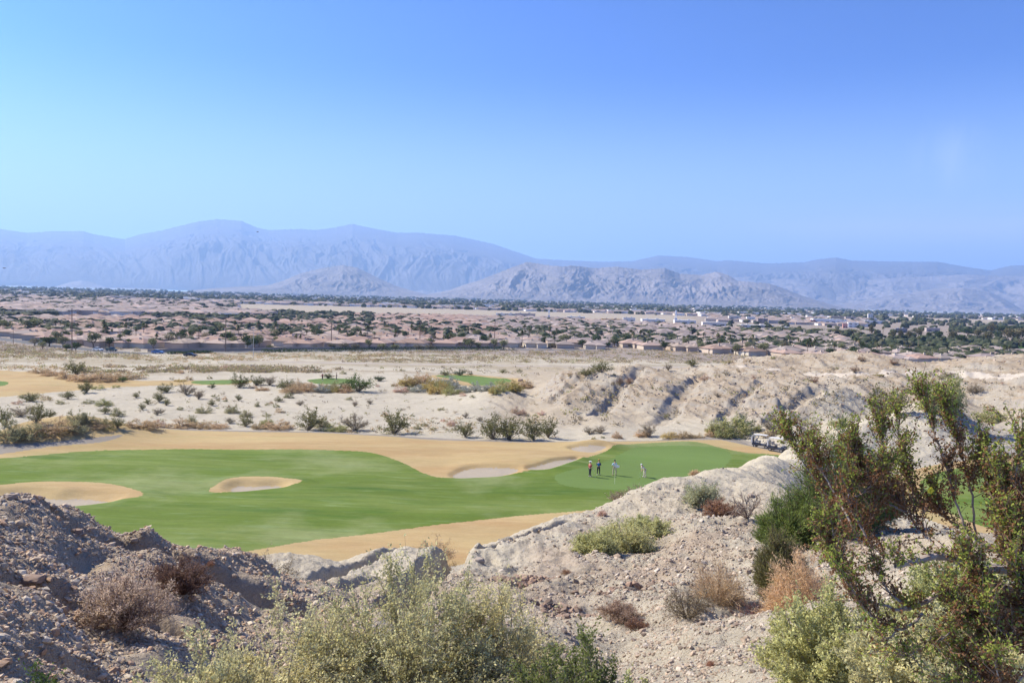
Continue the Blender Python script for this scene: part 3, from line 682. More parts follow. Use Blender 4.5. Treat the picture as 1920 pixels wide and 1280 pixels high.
def leaves(c, ax, L, W, col, rng, flat=.35):
    """diamond leaves: centre, axis, length, width, colour (n,3)"""
    n = len(c); ax = unit(ax); s = unit(np.cross(ax, rng.normal(size=(n, 3)))); L = np.broadcast_to(L, (n,))[:, None]; W = np.broadcast_to(W, (n,))[:, None]
    nn = np.cross(ax, s)
    V = np.stack([c-ax*L*.5, c+s*W*.5+nn*W*.12, c+ax*L*.5, c-s*W*.5+nn*W*.12], 1).reshape(-1, 3)
    F = np.arange(4*n).reshape(n, 4)
    return V, F, np.repeat(col, 4, 0)
PAL = {  # two or three leaf colours of each kind
    'creo': [(0.173, 0.173, 0.063), (0.255, 0.240, 0.098), (0.112, 0.112, 0.050)],
    'salt': [(0.375, 0.350, 0.194), (0.450, 0.425, 0.225), (0.300, 0.269, 0.156)],
    'lime': [(0.396, 0.384, 0.156), (0.312, 0.312, 0.120), (0.480, 0.456, 0.216)],
    'grey': [(0.360, 0.372, 0.312), (0.432, 0.444, 0.372), (0.264, 0.264, 0.228)],
    'straw': [(0.524, 0.386, 0.221), (0.635, 0.482, 0.289), (0.414, 0.289, 0.166)],
    'gold': [(0.475, 0.370, 0.119), (0.554, 0.436, 0.158), (0.356, 0.277, 0.106)],
    'rust': [(0.397, 0.212, 0.132), (0.476, 0.291, 0.185), (0.305, 0.159, 0.106)],
    'dry': [(0.329, 0.272, 0.186), (0.415, 0.343, 0.229), (0.243, 0.200, 0.129)],
    'green': [(0.119, 0.175, 0.045), (0.182, 0.238, 0.070), (0.077, 0.112, 0.031)],
    'dark': [(0.058, 0.088, 0.034), (0.091, 0.130, 0.046), (0.039, 0.058, 0.023)],
    'mesq': [(0.221, 0.227, 0.111), (0.273, 0.273, 0.143), (0.169, 0.176, 0.085)],
    'pink': [(0.608, 0.421, 0.320), (0.700, 0.524, 0.405), (0.489, 0.320, 0.236)],
}
def pal_mix(kind, n, rng, clump=None):
    P = np.array(PAL[kind] if isinstance(kind, str) else kind); w = rng.dirichlet((1.2,)*len(P), n)
    c = w@P
    if clump is not None: c = c*clump[:, None]
    return c*rng.uniform(.82, 1.18, (n, 1))
def plant(seed, R=.5, Ht=1., ns=14, nt=10, nl=4, ll=.06, lw=.035, kind='creo', phimax=70, start=.35, twl=.28, up=.6, sr=.008, sides=3, stemcol=(.22, .18, .13), twig_r=.0, lean=(0, 0), rough=.25, along=.5):
    rng = np.random.default_rng(seed)
    th = rng.uniform(0, 2*np.pi, ns); ph = np.radians(phimax)*np.sqrt(rng.uniform(0, 1, ns))
    d = np.stack([np.sin(ph)*np.cos(th), np.sin(ph)*np.sin(th), np.cos(ph)], -1)
    e = 1/np.sqrt((np.sin(ph)/R)**2+(np.cos(ph)/Ht)**2)*rng.uniform(1-rough, 1+rough*.4, ns)
    k = 6; t = np.linspace(0, 1, k)
    P = d[:, None]*e[:, None, None]*t[None, :, None]
    wob = rng.normal(size=(ns, 1, 3))*np.sin(t*2.6)[None, :, None]*.07*Ht
    P = P+wob; P[..., 2] = np.maximum(P[..., 2]+(.10*Ht*np.sin(np.pi*t))[None]*(.5+.5*np.sin(ph))[:, None], .0)
    P[..., 0] += lean[0]*P[..., 2]; P[..., 1] += lean[1]*P[..., 2]
    mS, mF = MB(), MB()
    mS.add(*tubes(P, sr*(1.15-t)[None]*rng.uniform(.6, 1.3, (ns, 1)), sides, stemcol))
    # twigs
    tt = rng.uniform(start, 1.0, (ns, nt)); si = np.repeat(np.arange(ns), nt); tf = tt.ravel()*(k-1); i0 = np.minimum(tf.astype(int), k-2); fr = (tf-i0)[:, None]
    B = P[si, i0]*(1-fr)+P[si, i0+1]*fr; D = unit(P[si, i0+1]-P[si, i0])
    td = unit(D*up+rng.normal(size=D.shape)*.6+np.array([0, 0, .35])); tl = twl*Ht*rng.uniform(.4, 1.1, len(B))
    if twig_r > 0:
        E = np.stack([B, B+td*tl[:, None]*.55+rng.normal(size=B.shape)*.02*Ht, B+td*tl[:, None]], 1)
        mS.add(*tubes(E, np.broadcast_to(np.array([1, .8, .4])*twig_r, (len(B), 3)), 3, stemcol))
    s = rng.uniform(.1, 1.05, (len(B), nl)); c = B[:, None]+td[:, None]*(tl[:, None]*s)[..., None]+rng.normal(size=(len(B), nl, 3))*ll*.45
    c = c.reshape(-1, 3); c[:, 2] = np.maximum(c[:, 2], .01)
    ax = np.repeat(td, nl, 0)*along+rng.normal(size=c.shape)*.6
    cl = np.repeat(rng.uniform(.78, 1.2, len(B)), nl)
    mF.add(*leaves(c, ax, ll*rng.uniform(.6, 1.25, len(c)), lw*rng.uniform(.7, 1.2, len(c)), pal_mix(kind, len(c), rng, cl), rng))
    return mF, mS
WORDS = {'creo': 'dark olive creosote shrub', 'salt': 'pale grey-green saltbush', 'lime': 'yellow-green shrub', 'grey': 'silvery grey-leaved shrub', 'straw': 'tan dried-out shrub', 'gold': 'golden yellow shrub',
         'rust': 'rust brown dead shrub', 'dry': 'brown twiggy shrub', 'green': 'green leafy shrub', 'dark': 'dark green shrub', 'pink': 'pinkish dried shrub'}
_proto = {}
def proto(kind, size, v):
    key = (kind, size, v)
    if key not in _proto:
        big = size == 'L'
        open_ = kind in ('creo', 'dry', 'rust', 'dark', 'green')
        kw = dict(ns=26 if big else 12, nt=13 if big else 8, nl=6 if big else 4, ll=.055 if big else .10, lw=.034 if big else .065)
        if open_: kw.update(phimax=58, start=.28, twl=.24, R=.55)
        else: kw.update(phimax=88, start=.45, twl=.20, R=.56, rough=.10, ns=40 if big else 22, nt=14 if big else 9, up=.3)
        if kind in ('dry', 'rust'): kw.update(nl=4 if big else 3, lw=.022 if big else .04, twig_r=.006)
        if kind in ('straw', 'pink'): kw.update(lw=.034 if big else .06)
        f, s = plant(hash((kind.__len__(), size == 'L', v*7+ord(kind[0]))) % 10000+v, kind=kind, sr=.012, **kw)
        _proto[key] = (f.mesh('foliage_'+kind, M['leafmid']), s.mesh('stems_'+kind, M['twig']))
    return _proto[key]
def put_shrub(kind, x, y, z, w, h, name='desert_shrub', label=None, group=None, v=None, parts=True):
    v = RNG.integers(0, 4) if v is None else v
    f, s = proto(kind, 'L' if parts else 'S', int(v))
    rz = RNG.uniform(0, 6.28); sc = (w/1.12, w/1.12*RNG.uniform(.85, 1.1), h/1.02)
    if parts:
        o = link(name, None, None, (x, y, z-.04*h), rz, sc)
        link('foliage', f, o); link('stems', s, o)
    else:
        o = link(name, f, None, (x, y, z-.04*h), rz, sc)
    return tag(o, label, 'shrub', group)
ORD = ['first', 'second', 'third', 'fourth', 'fifth', 'sixth', 'seventh', 'eighth', 'ninth', 'tenth', 'eleventh', 'twelfth', 'thirteenth', 'fourteenth', 'fifteenth', 'sixteenth', 'seventeenth', 'eighteenth', 'nineteenth']
def ordinal(i):
    if i < 19: return ORD[i]
    i += 1; tens = {2: 'twent', 3: 'thirt', 4: 'fort', 5: 'fift', 6: 'sixt', 7: 'sevent', 8: 'eight', 9: 'ninet'}[i//10 % 10]
    h = '' if i < 100 else {1: 'one-hundred-', 2: 'two-hundred-', 3: 'three-hundred-'}[i//100]
    r = i % 100
    if i >= 100 and r < 20: return h+(ORD[r-1] if r else 'th')
    return h+(tens+'ieth' if r % 10 == 0 else tens+'y-'+ORD[r % 10-1])
def size_word(h): return 'tiny' if h < .6 else 'small' if h < 1.1 else 'medium-sized' if h < 2.0 else 'large' if h < 3.2 else 'very large'

# every plant of the middle distance: photo column, row of its foot, width, height (photo px), kind
MID = [(545, 736, 34, 14, 'straw'), (578, 734, 30, 14, 'straw'), (603, 736, 26, 13, 'grey'), (622, 735, 30, 14, 'gold'), (648, 736, 26, 14, 'straw'), (558, 727, 24, 10, 'salt'), (762, 724, 28, 18, 'gold'), (784, 735, 22, 14, 'grey'), (812, 728, 34, 20, 'gold'), (830, 730, 28, 18, 'lime'), (868, 736, 22, 13, 'grey'), (935, 736, 28, 14, 'lime'), (960, 733, 34, 15, 'gold'), (985, 728, 24, 12, 'straw'),
       (447, 726, 35, 25, 'creo'), (578, 806, 55, 38, 'creo'), (665, 806, 50, 32, 'dry'), (738, 813, 68, 42, 'creo'), (873, 819, 36, 30, 'creo'), (925, 823, 52, 48, 'creo'), (955, 824, 60, 46, 'creo'), (1000, 824, 60, 40, 'creo'), (1028, 820, 40, 38, 'creo'),
       (672, 734, 56, 30, 'green'), (655, 732, 30, 20, 'dark'), (535, 731, 40, 22, 'creo'), (480, 722, 32, 18, 'creo'), (505, 722, 28, 20, 'dry'), (313, 735, 32, 16, 'creo'), (350, 740, 34, 22, 'dry'), (372, 748, 22, 20, 'dry'), (298, 753, 26, 18, 'creo'), (162, 736, 26, 20, 'creo'), (58, 752, 30, 13, 'creo'), (127, 748, 26, 15, 'creo'), (144, 702, 36, 24, 'creo'),
       (397, 728, 14, 10, 'dark'), (255, 745, 15, 9, 'creo'), (167, 756, 20, 8, 'salt'), (195, 760, 22, 12, 'lime'), (197, 775, 22, 13, 'creo'), (220, 780, 20, 13, 'salt'), (68, 793, 34, 32, 'creo'), (40, 780, 40, 16, 'dry'), (92, 782, 20, 14, 'creo'), (12, 800, 32, 30, 'creo'), (143, 792, 26, 22, 'salt'), (163, 793, 22, 16, 'salt'), (190, 796, 22, 12, 'salt'), (220, 802, 28, 20, 'creo'), (183, 801, 24, 10, 'straw'), (205, 806, 22, 6, 'gold'),
       (278, 758, 16, 10, 'creo'), (312, 760, 15, 13, 'creo'), (267, 768, 15, 11, 'creo'), (338, 768, 12, 7, 'salt'), (295, 778, 15, 13, 'dry'), (302, 775, 14, 9, 'dry'), (383, 774, 23, 12, 'salt'), (397, 760, 15, 11, 'creo'), (408, 752, 10, 7, 'creo'), (422, 749, 10, 6, 'straw'), (437, 774, 23, 15, 'salt'), (462, 781, 17, 11, 'salt'), (483, 762, 11, 9, 'salt'), (447, 751, 15, 12, 'creo'), (522, 753, 16, 10, 'creo'), (542, 746, 15, 10, 'salt'), (563, 760, 19, 10, 'dry'), (518, 763, 11, 7, 'salt'), (500, 781, 15, 8, 'salt'), (501, 760, 9, 6, 'salt'),
       (358, 793, 18, 13, 'salt'), (430, 793, 22, 11, 'dry'), (460, 799, 32, 18, 'creo'), (500, 797, 20, 15, 'lime'), (520, 804, 44, 14, 'straw'), (483, 804, 20, 11, 'straw'), (270, 801, 44, 16, 'straw'), (295, 801, 24, 12, 'pink'), (337, 802, 44, 14, 'straw'), (380, 802, 34, 12, 'straw'), (412, 803, 30, 11, 'straw'), (243, 799, 14, 9, 'straw'), (538, 798, 12, 10, 'dry'), (102, 812, 52, 22, 'straw'), (135, 808, 40, 16, 'salt'), (60, 820, 46, 20, 'salt'), (15, 822, 40, 26, 'salt'), (628, 808, 42, 14, 'lime'), (602, 800, 24, 18, 'salt'),
       (160, 714, 44, 14, 'straw'), (190, 714, 50, 14, 'straw'), (237, 710, 45, 13, 'straw'), (230, 716, 16, 12, 'green'), (260, 707, 11, 7, 'green'), (125, 710, 30, 12, 'straw'), (100, 704, 34, 9, 'straw'), (75, 699, 34, 9, 'straw'), (338, 715, 22, 6, 'gold'), (218, 727, 14, 6, 'lime'), (185, 729, 20, 8, 'lime'), (567, 731, 40, 16, 'straw'), (590, 733, 30, 12, 'dry'), (633, 731, 36, 17, 'salt'), (615, 709, 26, 10, 'creo'), (493, 732, 24, 9, 'straw'), (475, 727, 14, 6, 'straw'), (612, 734, 20, 10, 'grey'), (643, 701, 14, 7, 'salt'),
       (665, 762, 14, 13, 'dry'), (694, 757, 15, 9, 'dry'), (653, 749, 14, 7, 'salt'), (710, 714, 25, 11, 'dark'), (773, 722, 36, 22, 'straw'), (792, 717, 24, 22, 'straw'), (770, 733, 18, 10, 'salt'), (800, 732, 20, 12, 'gold'), (823, 738, 36, 26, 'gold'), (838, 722, 34, 18, 'grey'), (848, 739, 32, 16, 'lime'), (856, 728, 24, 12, 'grey'), (893, 733, 26, 15, 'grey'), (905, 734, 16, 11, 'grey'), (918, 732, 24, 16, 'grey'), (873, 733, 15, 10, 'grey'), (927, 738, 20, 13, 'gold'), (945, 732, 40, 20, 'lime'), (972, 727, 40, 18, 'straw'), (835, 704, 26, 10, 'creo'), (862, 704, 28, 12, 'dark'), (880, 704, 14, 7, 'dark'),
       (752, 735, 23, 10, 'pink'), (873, 783, 14, 12, 'dry'), (900, 789, 15, 9, 'dry'), (973, 777, 25, 14, 'pink'), (757, 771, 12, 8, 'dry'), (812, 772, 7, 6, 'dry'), (837, 774, 8, 6, 'dry'), (1105, 813, 30, 14, 'dry'), (1127, 812, 30, 15, 'dry'), (1157, 821, 16, 11, 'straw'), (1113, 823, 9, 5, 'gold'), (1130, 821, 8, 6, 'salt'), (1217, 818, 34, 28, 'dry'), (1205, 818, 22, 14, 'straw'), (1258, 821, 26, 11, 'gold'), (1280, 821, 30, 12, 'straw'), (1305, 821, 26, 10, 'straw'), (1335, 817, 20, 10, 'straw'),
       (1100, 705, 40, 16, 'creo'), (1128, 698, 46, 20, 'creo'), (1162, 722, 20, 16, 'rust'), (1180, 719, 22, 12, 'rust'), (1253, 694, 15, 15, 'dry'), (1250, 780, 10, 8, 'dry'), (845, 798, 14, 10, 'pink'), (810, 793, 11, 6, 'dry'), (795, 799, 13, 8, 'salt'), (782, 804, 14, 9, 'salt'), (813, 806, 12, 8, 'salt'), (830, 790, 10, 6, 'pink'),
       (1352, 817, 46, 30, 'lime'), (1372, 817, 56, 36, 'lime'), (1392, 810, 44, 32, 'green'), (1417, 806, 18, 12, 'lime'), (1335, 812, 24, 16, 'gold'), (1450, 812, 44, 34, 'dry'), (1440, 818, 24, 12, 'straw'), (1581, 800, 38, 16, 'lime'), (1413, 712, 12, 8, 'rust'), (1528, 718, 22, 12, 'rust'), (1603, 711, 13, 8, 'dry'), (1645, 705, 17, 7, 'gold'), (1345, 744, 13, 9, 'dry'), (1322, 713, 17, 10, 'pink'),
       (1827, 738, 30, 20, 'dry'), (1857, 790, 40, 24, 'lime'), (1863, 705, 16, 6, 'dry'), (1780, 706, 26, 10, 'dry'), (1760, 703, 14, 8, 'rust'), (1297, 687, 28, 15, 'creo'), (1563, 671, 11, 7, 'dry'), (1615, 678, 17, 12, 'rust'), (1675, 683, 17, 10, 'rust'), (1602, 698, 17, 12, 'rust'), (1553, 699, 15, 8, 'dry'), (1510, 699, 10, 6, 'dry'), (1450, 672, 10, 5, 'lime'), (1570, 688, 10, 6, 'dry'), (1880, 680, 12, 5, 'rust'), (1800, 690, 14, 6, 'dry'), (1700, 735, 16, 9, 'dry'),
       (1650, 780, 46, 50, 'creo'), (1680, 778, 44, 52, 'creo'), (1745, 770, 40, 48, 'lime'), (1770, 762, 46, 58, 'lime'), (1784, 764, 30, 50, 'lime')]
def build_mid_shrubs():
    a = np.array([m[:4] for m in MID], float)
    rmin = np.where(a[:, 1] < 830, 58., 10.)
    x, y, z = hits(a[:, 0], a[:, 1], 58., 900.)
    r = np.hypot(x, y)
    rows = [(m, x[i], y[i], z[i], r[i]) for i, m in enumerate(MID)]
    # further small ones, strewn over the same ground
    rng = np.random.default_rng(5)
    n = 400; px = rng.uniform(-60, 1980, n); py = 690+rng.beta(1.1, 1.3, n)*118
    X, Y, Zz = hits(px, py, 100., 600.)
    zone = (golf_mask(X, Y) < .02)
    for P in (P_far_tan, P_far_t4, P_far_g3): zone &= sdist(X, Y, P) < -1
    zone &= segdist(X, Y, L_road) > 6; zone &= segdist(X, Y, L_track) > 3
    zone &= segdist_path(X, Y) > 2.5
    k = 0; lim = 300-len(rows)-16
    for i in np.where(zone)[0]:
        if k >= lim: break
        right = px[i] > 1000
        if right and rng.random() < .35: continue
        kind = rng.choice(['salt', 'creo', 'dry', 'straw', 'rust', 'pink'], p=[.3, .2, .25, .15, .0, .1] if not right else [.08, .04, .42, .18, .18, .1])
        hpx = rng.uniform(4, 9); rows.append(((px[i], py[i], hpx*rng.uniform(1.2, 2.2), hpx, str(kind)), X[i], Y[i], Zz[i], math.hypot(X[i], Y[i]))); k += 1
    # names: by zone, kind and order across the picture
    def zone_of(px, py, r):
        if r > 225 and px < 1330: return 'beyond the far greens', 'shrubs beyond the far greens'
        if px >= 1330 and r > 200: return 'on the second hills', 'shrubs on the second row of hills'
        if px > 980 and r > 150: return 'on the badland slope', 'shrubs on the badland slope'
        if px > 1560 and r < 135: return 'on the ridge top', 'shrubs on the ridge top'
        if px > 1040: return 'below the badlands', 'shrubs below the badlands'
        if r > 182: return 'near the far holes', 'shrubs around the far golf holes'
        if r > 138: return 'on the pale wash', 'shrubs on the pale wash'
        return 'beside the cart path', 'shrubs along the cart path'
    info = []
    for m, X_, Y_, Z_, r_ in rows:
        fat = 1.28 if m[4] in ('straw', 'gold', 'lime', 'grey', 'salt', 'pink') and m[3] > 9 else 1.05; w = m[2]/FPX*r_*fat; h = m[3]/FPX*r_*1.08*(1+(fat-1)*.5)
        zt, g = zone_of(m[0], m[1], r_); info.append([m, X_, Y_, Z_, r_, w, h, zt, g])
    info.sort(key=lambda t: t[0][0]); cnt = {}
    tot = {}
    for t in info:
        key = (t[7], t[0][4], size_word(t[6])); tot[key] = tot.get(key, 0)+1
    for t in info:
        m, X_, Y_, Z_, r_, w, h, zt, g = t
        key = (zt, m[4], size_word(h)); c = cnt.get(key, 0); cnt[key] = c+1
        lab = f"{size_word(h)} {WORDS[m[4]]} {zt}" if tot[key] == 1 else f"{size_word(h)} {WORDS[m[4]]} {zt}, {ordinal(c)} from the left"
        put_shrub(m[4], X_, Y_, Z_, w, h, 'desert_shrub', lab, g, parts=m[3] >= 9)
def scrub_stuff():
    """low brush too plentiful to count, in the scrubland bands"""
    rng = np.random.default_rng(9); mb = MB()
    bands = [((640, 1420, 656, 681), 4200, 'gold'), ((1000, 1500, 652, 668), 700, 'straw'), ((150, 640, 688, 699), 1800, 'gold'), ((-60, 260, 641, 672), 2600, 'gold'), ((240, 720, 662, 676), 1500, 'straw'), ((-60, 500, 672, 690), 260, 'straw'), ((250, 1000, 686, 700), 300, 'dry'), ((-60, 280, 688, 706), 300, 'straw'),
             ((-60, 140, 735, 752), 420, 'gold'), ((-60, 220, 790, 826), 300, 'salt'), ((0, 1000, 740, 812), 500, 'dry'), ((600, 1050, 784, 820), 350, 'straw'), ((950, 1900, 690, 800), 500, 'dry')]
    for (x0, x1, y0, y1), n, kind in bands:
        px = rng.uniform(x0, x1, n); py = rng.uniform(y0, y1, n)
        x, y, z = hits(px, py, 100., 900., 260); r = np.hypot(x, y)
        nz = gnoise(x/9, y/9, 4)+.6*gnoise(x/30, y/30, 8)
        k = (golf_mask(x, y) < .02) & (segdist(x, y, L_road) > 5) & (segdist(x, y, L_street) > 9) & (nz > -.1) & (segdist_path(x, y) > 2) & (segdist(x, y, L_track) > 3)
        for P in (P_far_tan, P_far_t4, P_far_g3): k &= sdist(x, y, P) < 0
        x, y, z, r = x[k], y[k], z[k], r[k]; n = len(x)
        if not n: continue
        s = rng.uniform(.3, .8, n)*(1 if kind != 'gold' else 1.25); 
        if y0 > 700: s *= .5
        nl = 14
        c = np.stack([x, y, z], -1)[:, None]+rng.normal(size=(n, nl, 3))*s[:, None, None]*np.array([.75, .75, .3])+np.array([0, 0, .4])*s[:, None, None]
        kd = np.array(PAL[kind])*(np.array([.92, .93, 1.7]) if kind == 'gold' else 1.)
        tint = rng.uniform(.75, 1.2, n)
        col = np.repeat(kd[rng.integers(0, 3, n)], nl, 0)*np.repeat(tint, nl)[:, None]
        alt = np.repeat(rng.random(n) < .25, nl); col[alt] = np.array(PAL['creo'][1])*1.3
        mb.add(*leaves(c.reshape(-1, 3), rng.normal(size=(n*nl, 3)), np.repeat(s, nl)*.6, np.repeat(s, nl)*.42, col, rng))
    o = mb.build('low_scrub_vegetation', M['leafmid']); tag(o, kind='stuff')

# ------------------------------------------------------------------ near plants, each built for its place
def near_plant(name, label, px, top, base_px, r, w, kind, group=None, cat='shrub', foot=None, **kw):
    top = top-.10*(base_px-top); d = ray(px, base_px); x, y = d[0]*r, d[1]*r; z = float(H(np.array([x]), np.array([y]))[0])
    zt = ray(px, top)[2]*r; h = max(zt-z, .15); R = w/2/FPX*r
    f, s = plant(kw.pop('seed', int(px*7+top) % 9973), R=R, Ht=h, kind=kind, **kw)
    o = link(name, None, None, (x, y, z-.02)); f.build('foliage', M['leaf'], o); s.build('stems', M['twig'], o)
    return tag(o, label, cat, group)
def build_near_plants():
    LL = .021
    salt = [(.62, .57, .29), (.70, .66, .35), (.52, .46, .25)]
    saltg = [(.50, .50, .20), (.60, .59, .26), (.40, .39, .17)]
    dead = [(.30, .25, .17), (.38, .33, .23), (.24, .19, .13)]
    gr = 'saltbushes in front of the camera'
    for (lab, px, top, base, r, w, pal, ns, nt) in (
            ('tall pale saltbush with yellow-green tips at the bottom centre', 760, 1068, 1300, 4.9, 390, salt, 95, 34),
            ('pale saltbush with feathery tips just left of the tallest one', 530, 1108, 1310, 4.8, 300, salt, 70, 30),
            ('greyish saltbush with dead stems right of the tallest one', 945, 1105, 1310, 5.1, 270, salt, 60, 28),
            ('low pale saltbush at the left end of the bottom bushes', 360, 1205, 1330, 4.4, 260, salt, 40, 26),
            ('darker green low bush at the bottom edge beside the saltbushes', 1080, 1190, 1330, 4.4, 220, [(.20, .23, .07), (.28, .31, .11), (.13, .155, .045)], 45, 28),
            ('small yellowish saltbush sprig at the bottom edge of the bare slope', 1200, 1252, 1340, 4.2, 130, saltg, 22, 22),
            ('broad yellow-green saltbush in the lower right part', 1560, 1142, 1330, 4.9, 300, saltg, 80, 32),
            ('yellow-green saltbush behind the creosote branches at lower right', 1790, 1068, 1290, 5.6, 250, saltg, 70, 30),
            ('yellow-green saltbush in the bottom right corner', 1780, 1180, 1370, 4.0, 380, salt, 70, 30)):
        near_plant('saltbush', lab, px, top, base, r, w, pal, gr, ns=int(ns*1.5), nt=nt, nl=15, ll=LL, lw=LL*.55, phimax=66, start=.22, twl=.17, up=1.0, sr=.006, twig_r=.0015, stemcol=(.33, .28, .21), along=.7, rough=.16)
    near_plant('dead_shrub', 'grey dead twigs standing inside the middle saltbush', 905, 1098, 1290, 5.3, 130, dead, ns=26, nt=16, nl=3, ll=.012, lw=.004, phimax=40, start=.2, twl=.2, sr=.004, twig_r=.0014, stemcol=(.38, .32, .25))
    near_plant('green_sprig', 'bright green sprigs at the bottom left corner', 70, 1252, 1300, 4.6, 110, 'green', ns=16, nt=14, nl=7, ll=.022, lw=.011, phimax=60, twl=.25, sr=.004, twig_r=.0012)
    near_plant('dead_shrub', 'pinkish tan feathery dead bush on the dark stony slope', 238, 1082, 1200, 8.6, 165, [(.60, .47, .36), (.68, .55, .43), (.52, .39, .29)], ns=90, nt=26, nl=7, ll=.035, lw=.0075, phimax=68, start=.25, twl=.22, up=1.2, sr=.006, twig_r=.002, stemcol=(.24, .17, .13), along=1.4)
    near_plant('dead_shrub', 'dark reddish bush behind the feathery pink one', 338, 1052, 1128, 11.4, 130, [(.22, .13, .10), (.28, .18, .14), (.16, .10, .08)], ns=60, nt=20, nl=5, ll=.05, lw=.010, phimax=72, start=.25, twl=.22, up=1.2, sr=.008, twig_r=.003, stemcol=(.15, .09, .07), along=1.4)
    near_plant('twiggy_shrub', 'thin brown bush on the crest against the fairway edge', 517, 1030, 1070, 17.5, 75, 'dry', ns=34, nt=14, nl=4, ll=.05, lw=.02, phimax=62, twl=.25, sr=.008, twig_r=.004)
    near_plant('dry_brush', 'faint dry brush on the rim of the earth gully', 815, 1013, 1036, 33, 90, 'straw', ns=34, nt=14, nl=4, ll=.10, lw=.03, phimax=80, twl=.25, sr=.008, twig_r=.005)
    for lab, px, top, base, r, w in (('yellow-green mat shrub at the upper end of the slope patch', 1215, 976, 1008, 31.5, 118), ('yellow-green mat shrub in the middle of the slope patch', 1165, 980, 1030, 29, 120), ('yellow-green mat shrub at the lower end of the slope patch', 1118, 998, 1046, 27.5, 84)):
        near_plant('mat_shrub', lab, px, top, base, r, w, [(.60, .58, .26), (.68, .66, .33), (.50, .48, .21)], 'yellow-green mat shrubs on the slope', ns=80, nt=26, nl=8, ll=.07, lw=.03, phimax=88, start=.25, twl=.3, sr=.01, twig_r=.004)
    near_plant('desert_shrub', 'airy grey-green shrub on the ridge above the mat shrubs', 1315, 906, 968, 39, 70, [(.44, .45, .26), (.52, .53, .32), (.34, .34, .20)], ns=60, nt=20, nl=6, ll=.11, lw=.04, phimax=62, start=.3, twl=.25, sr=.018, twig_r=.006, stemcol=(.3, .24, .18))
    near_plant('dead_shrub', 'reddish brown dead shrub beside the airy grey-green one', 1350, 942, 980, 37, 78, 'rust', ns=60, nt=16, nl=5, ll=.10, lw=.025, phimax=80, twl=.25, sr=.015, twig_r=.007, stemcol=(.2, .11, .08))
    near_plant('bare_shrub', 'leafless twisted shrub left of the dark green bush', 1400, 925, 985, 33, 80, 'dry', ns=14, nt=12, nl=1, ll=.05, lw=.015, phimax=60, start=.2, twl=.4, sr=.022, twig_r=.011, stemcol=(.25, .19, .15))
    near_plant('dry_grass_tuft', 'orange-tan dry tuft on the skyline of the pale ridge', 1302, 888, 909, 57, 30, 'straw', ns=26, nt=8, nl=4, ll=.2, lw=.04, phimax=50, twl=.4, sr=.01, twig_r=.006)
    near_plant('twiggy_shrub', 'faint brown shrub poking over the ridge beside the green', 1160, 925, 958, 49, 60, 'dry', ns=30, nt=10, nl=4, ll=.10, lw=.035, phimax=50, twl=.3, sr=.012, twig_r=.007)
    near_plant('twiggy_shrub', 'brown shrub poking over the ridge below the golfers', 1192, 912, 945, 51, 50, 'dry', ns=26, nt=10, nl=4, ll=.10, lw=.035, phimax=50, twl=.3, sr=.012, twig_r=.007)
    dk = [(.17, .225, .06), (.25, .31, .09), (.11, .15, .04)]
    db = [(.19, .19, .07), (.25, .23, .10), (.14, .13, .05)]
    for lab, px, top, base, r, w, pl in (('tall dark green broom shrub, the biggest on the ridge', 1562, 818, 1012, 25, 125, dk), ('dark green broom shrub right of the biggest one', 1628, 862, 985, 27, 84, dk),
                                         ('green broom shrub low on the left of the biggest one', 1474, 940, 1030, 24, 84, dk), ('brownish green shrub below the dark broom shrubs', 1462, 1012, 1112, 17.5, 76, db)):
        near_plant('broom_shrub', lab, px, top, base, r, w, pl, 'dark green broom shrubs on the ridge', ns=110, nt=30, nl=10, ll=.13*r/25, lw=.022*r/25, phimax=52, start=.3, twl=.2, up=1.6, sr=.02, twig_r=.005, along=2.2, stemcol=(.16, .12, .09))
    near_plant('tumbleweed', 'large orange-tan tumbleweed lying below the dark shrubs', 1500, 1046, 1128, 12.6, 104, [(.66, .47, .27), (.72, .55, .35), (.58, .39, .20)], None, 'tumbleweed', ns=130, nt=22, nl=6, ll=.06, lw=.011, phimax=88, start=.45, twl=.22, up=.9, sr=.004, twig_r=.0022, stemcol=(.60, .44, .27), along=1.6)
    near_plant('tumbleweed', 'grey-tan tumbleweed behind the orange one', 1540, 1062, 1120, 14.2, 70, 'straw', None, 'tumbleweed', ns=80, nt=18, nl=5, ll=.06, lw=.007, phimax=88, twl=.22, sr=.004, twig_r=.0022, stemcol=(.4, .32, .23), along=1.6)
    near_plant('dead_shrub', 'small maroon dead shrub left of the orange tumbleweed', 1428, 1082, 1135, 13.2, 66, [(.22, .11, .08), (.28, .16, .12), (.16, .09, .06)], ns=60, nt=18, nl=4, ll=.04, lw=.008, phimax=75, twl=.25, sr=.006, twig_r=.003, stemcol=(.2, .1, .08))
    near_plant('dry_grass_tuft', 'arched tan dry grass clump on the pebbly slope', 1345, 1058, 1100, 17.5, 84, [(.64, .46, .29), (.70, .54, .37), (.55, .38, .23)], None, 'grass tuft', ns=110, nt=12, nl=5, ll=.10, lw=.010, phimax=85, start=.3, twl=.35, up=1.6, sr=.004, twig_r=.0028, stemcol=(.5, .36, .23), along=2.5)
    near_plant('twiggy_shrub', 'thin olive twiggy shrub below the dry grass clump', 1290, 1082, 1150, 13.5, 84, 'dry', ns=40, nt=14, nl=4, ll=.035, lw=.012, phimax=64, twl=.28, sr=.006, twig_r=.0028, stemcol=(.22, .17, .12))
    near_plant('dead_shrub', 'brown feathery dead shrub on the lower bare slope', 1160, 1132, 1178, 14.2, 96, [(.42, .30, .21), (.50, .37, .27), (.34, .23, .16)], ns=60, nt=16, nl=5, ll=.05, lw=.009, phimax=76, twl=.25, sr=.005, twig_r=.0026, stemcol=(.24, .16, .12))
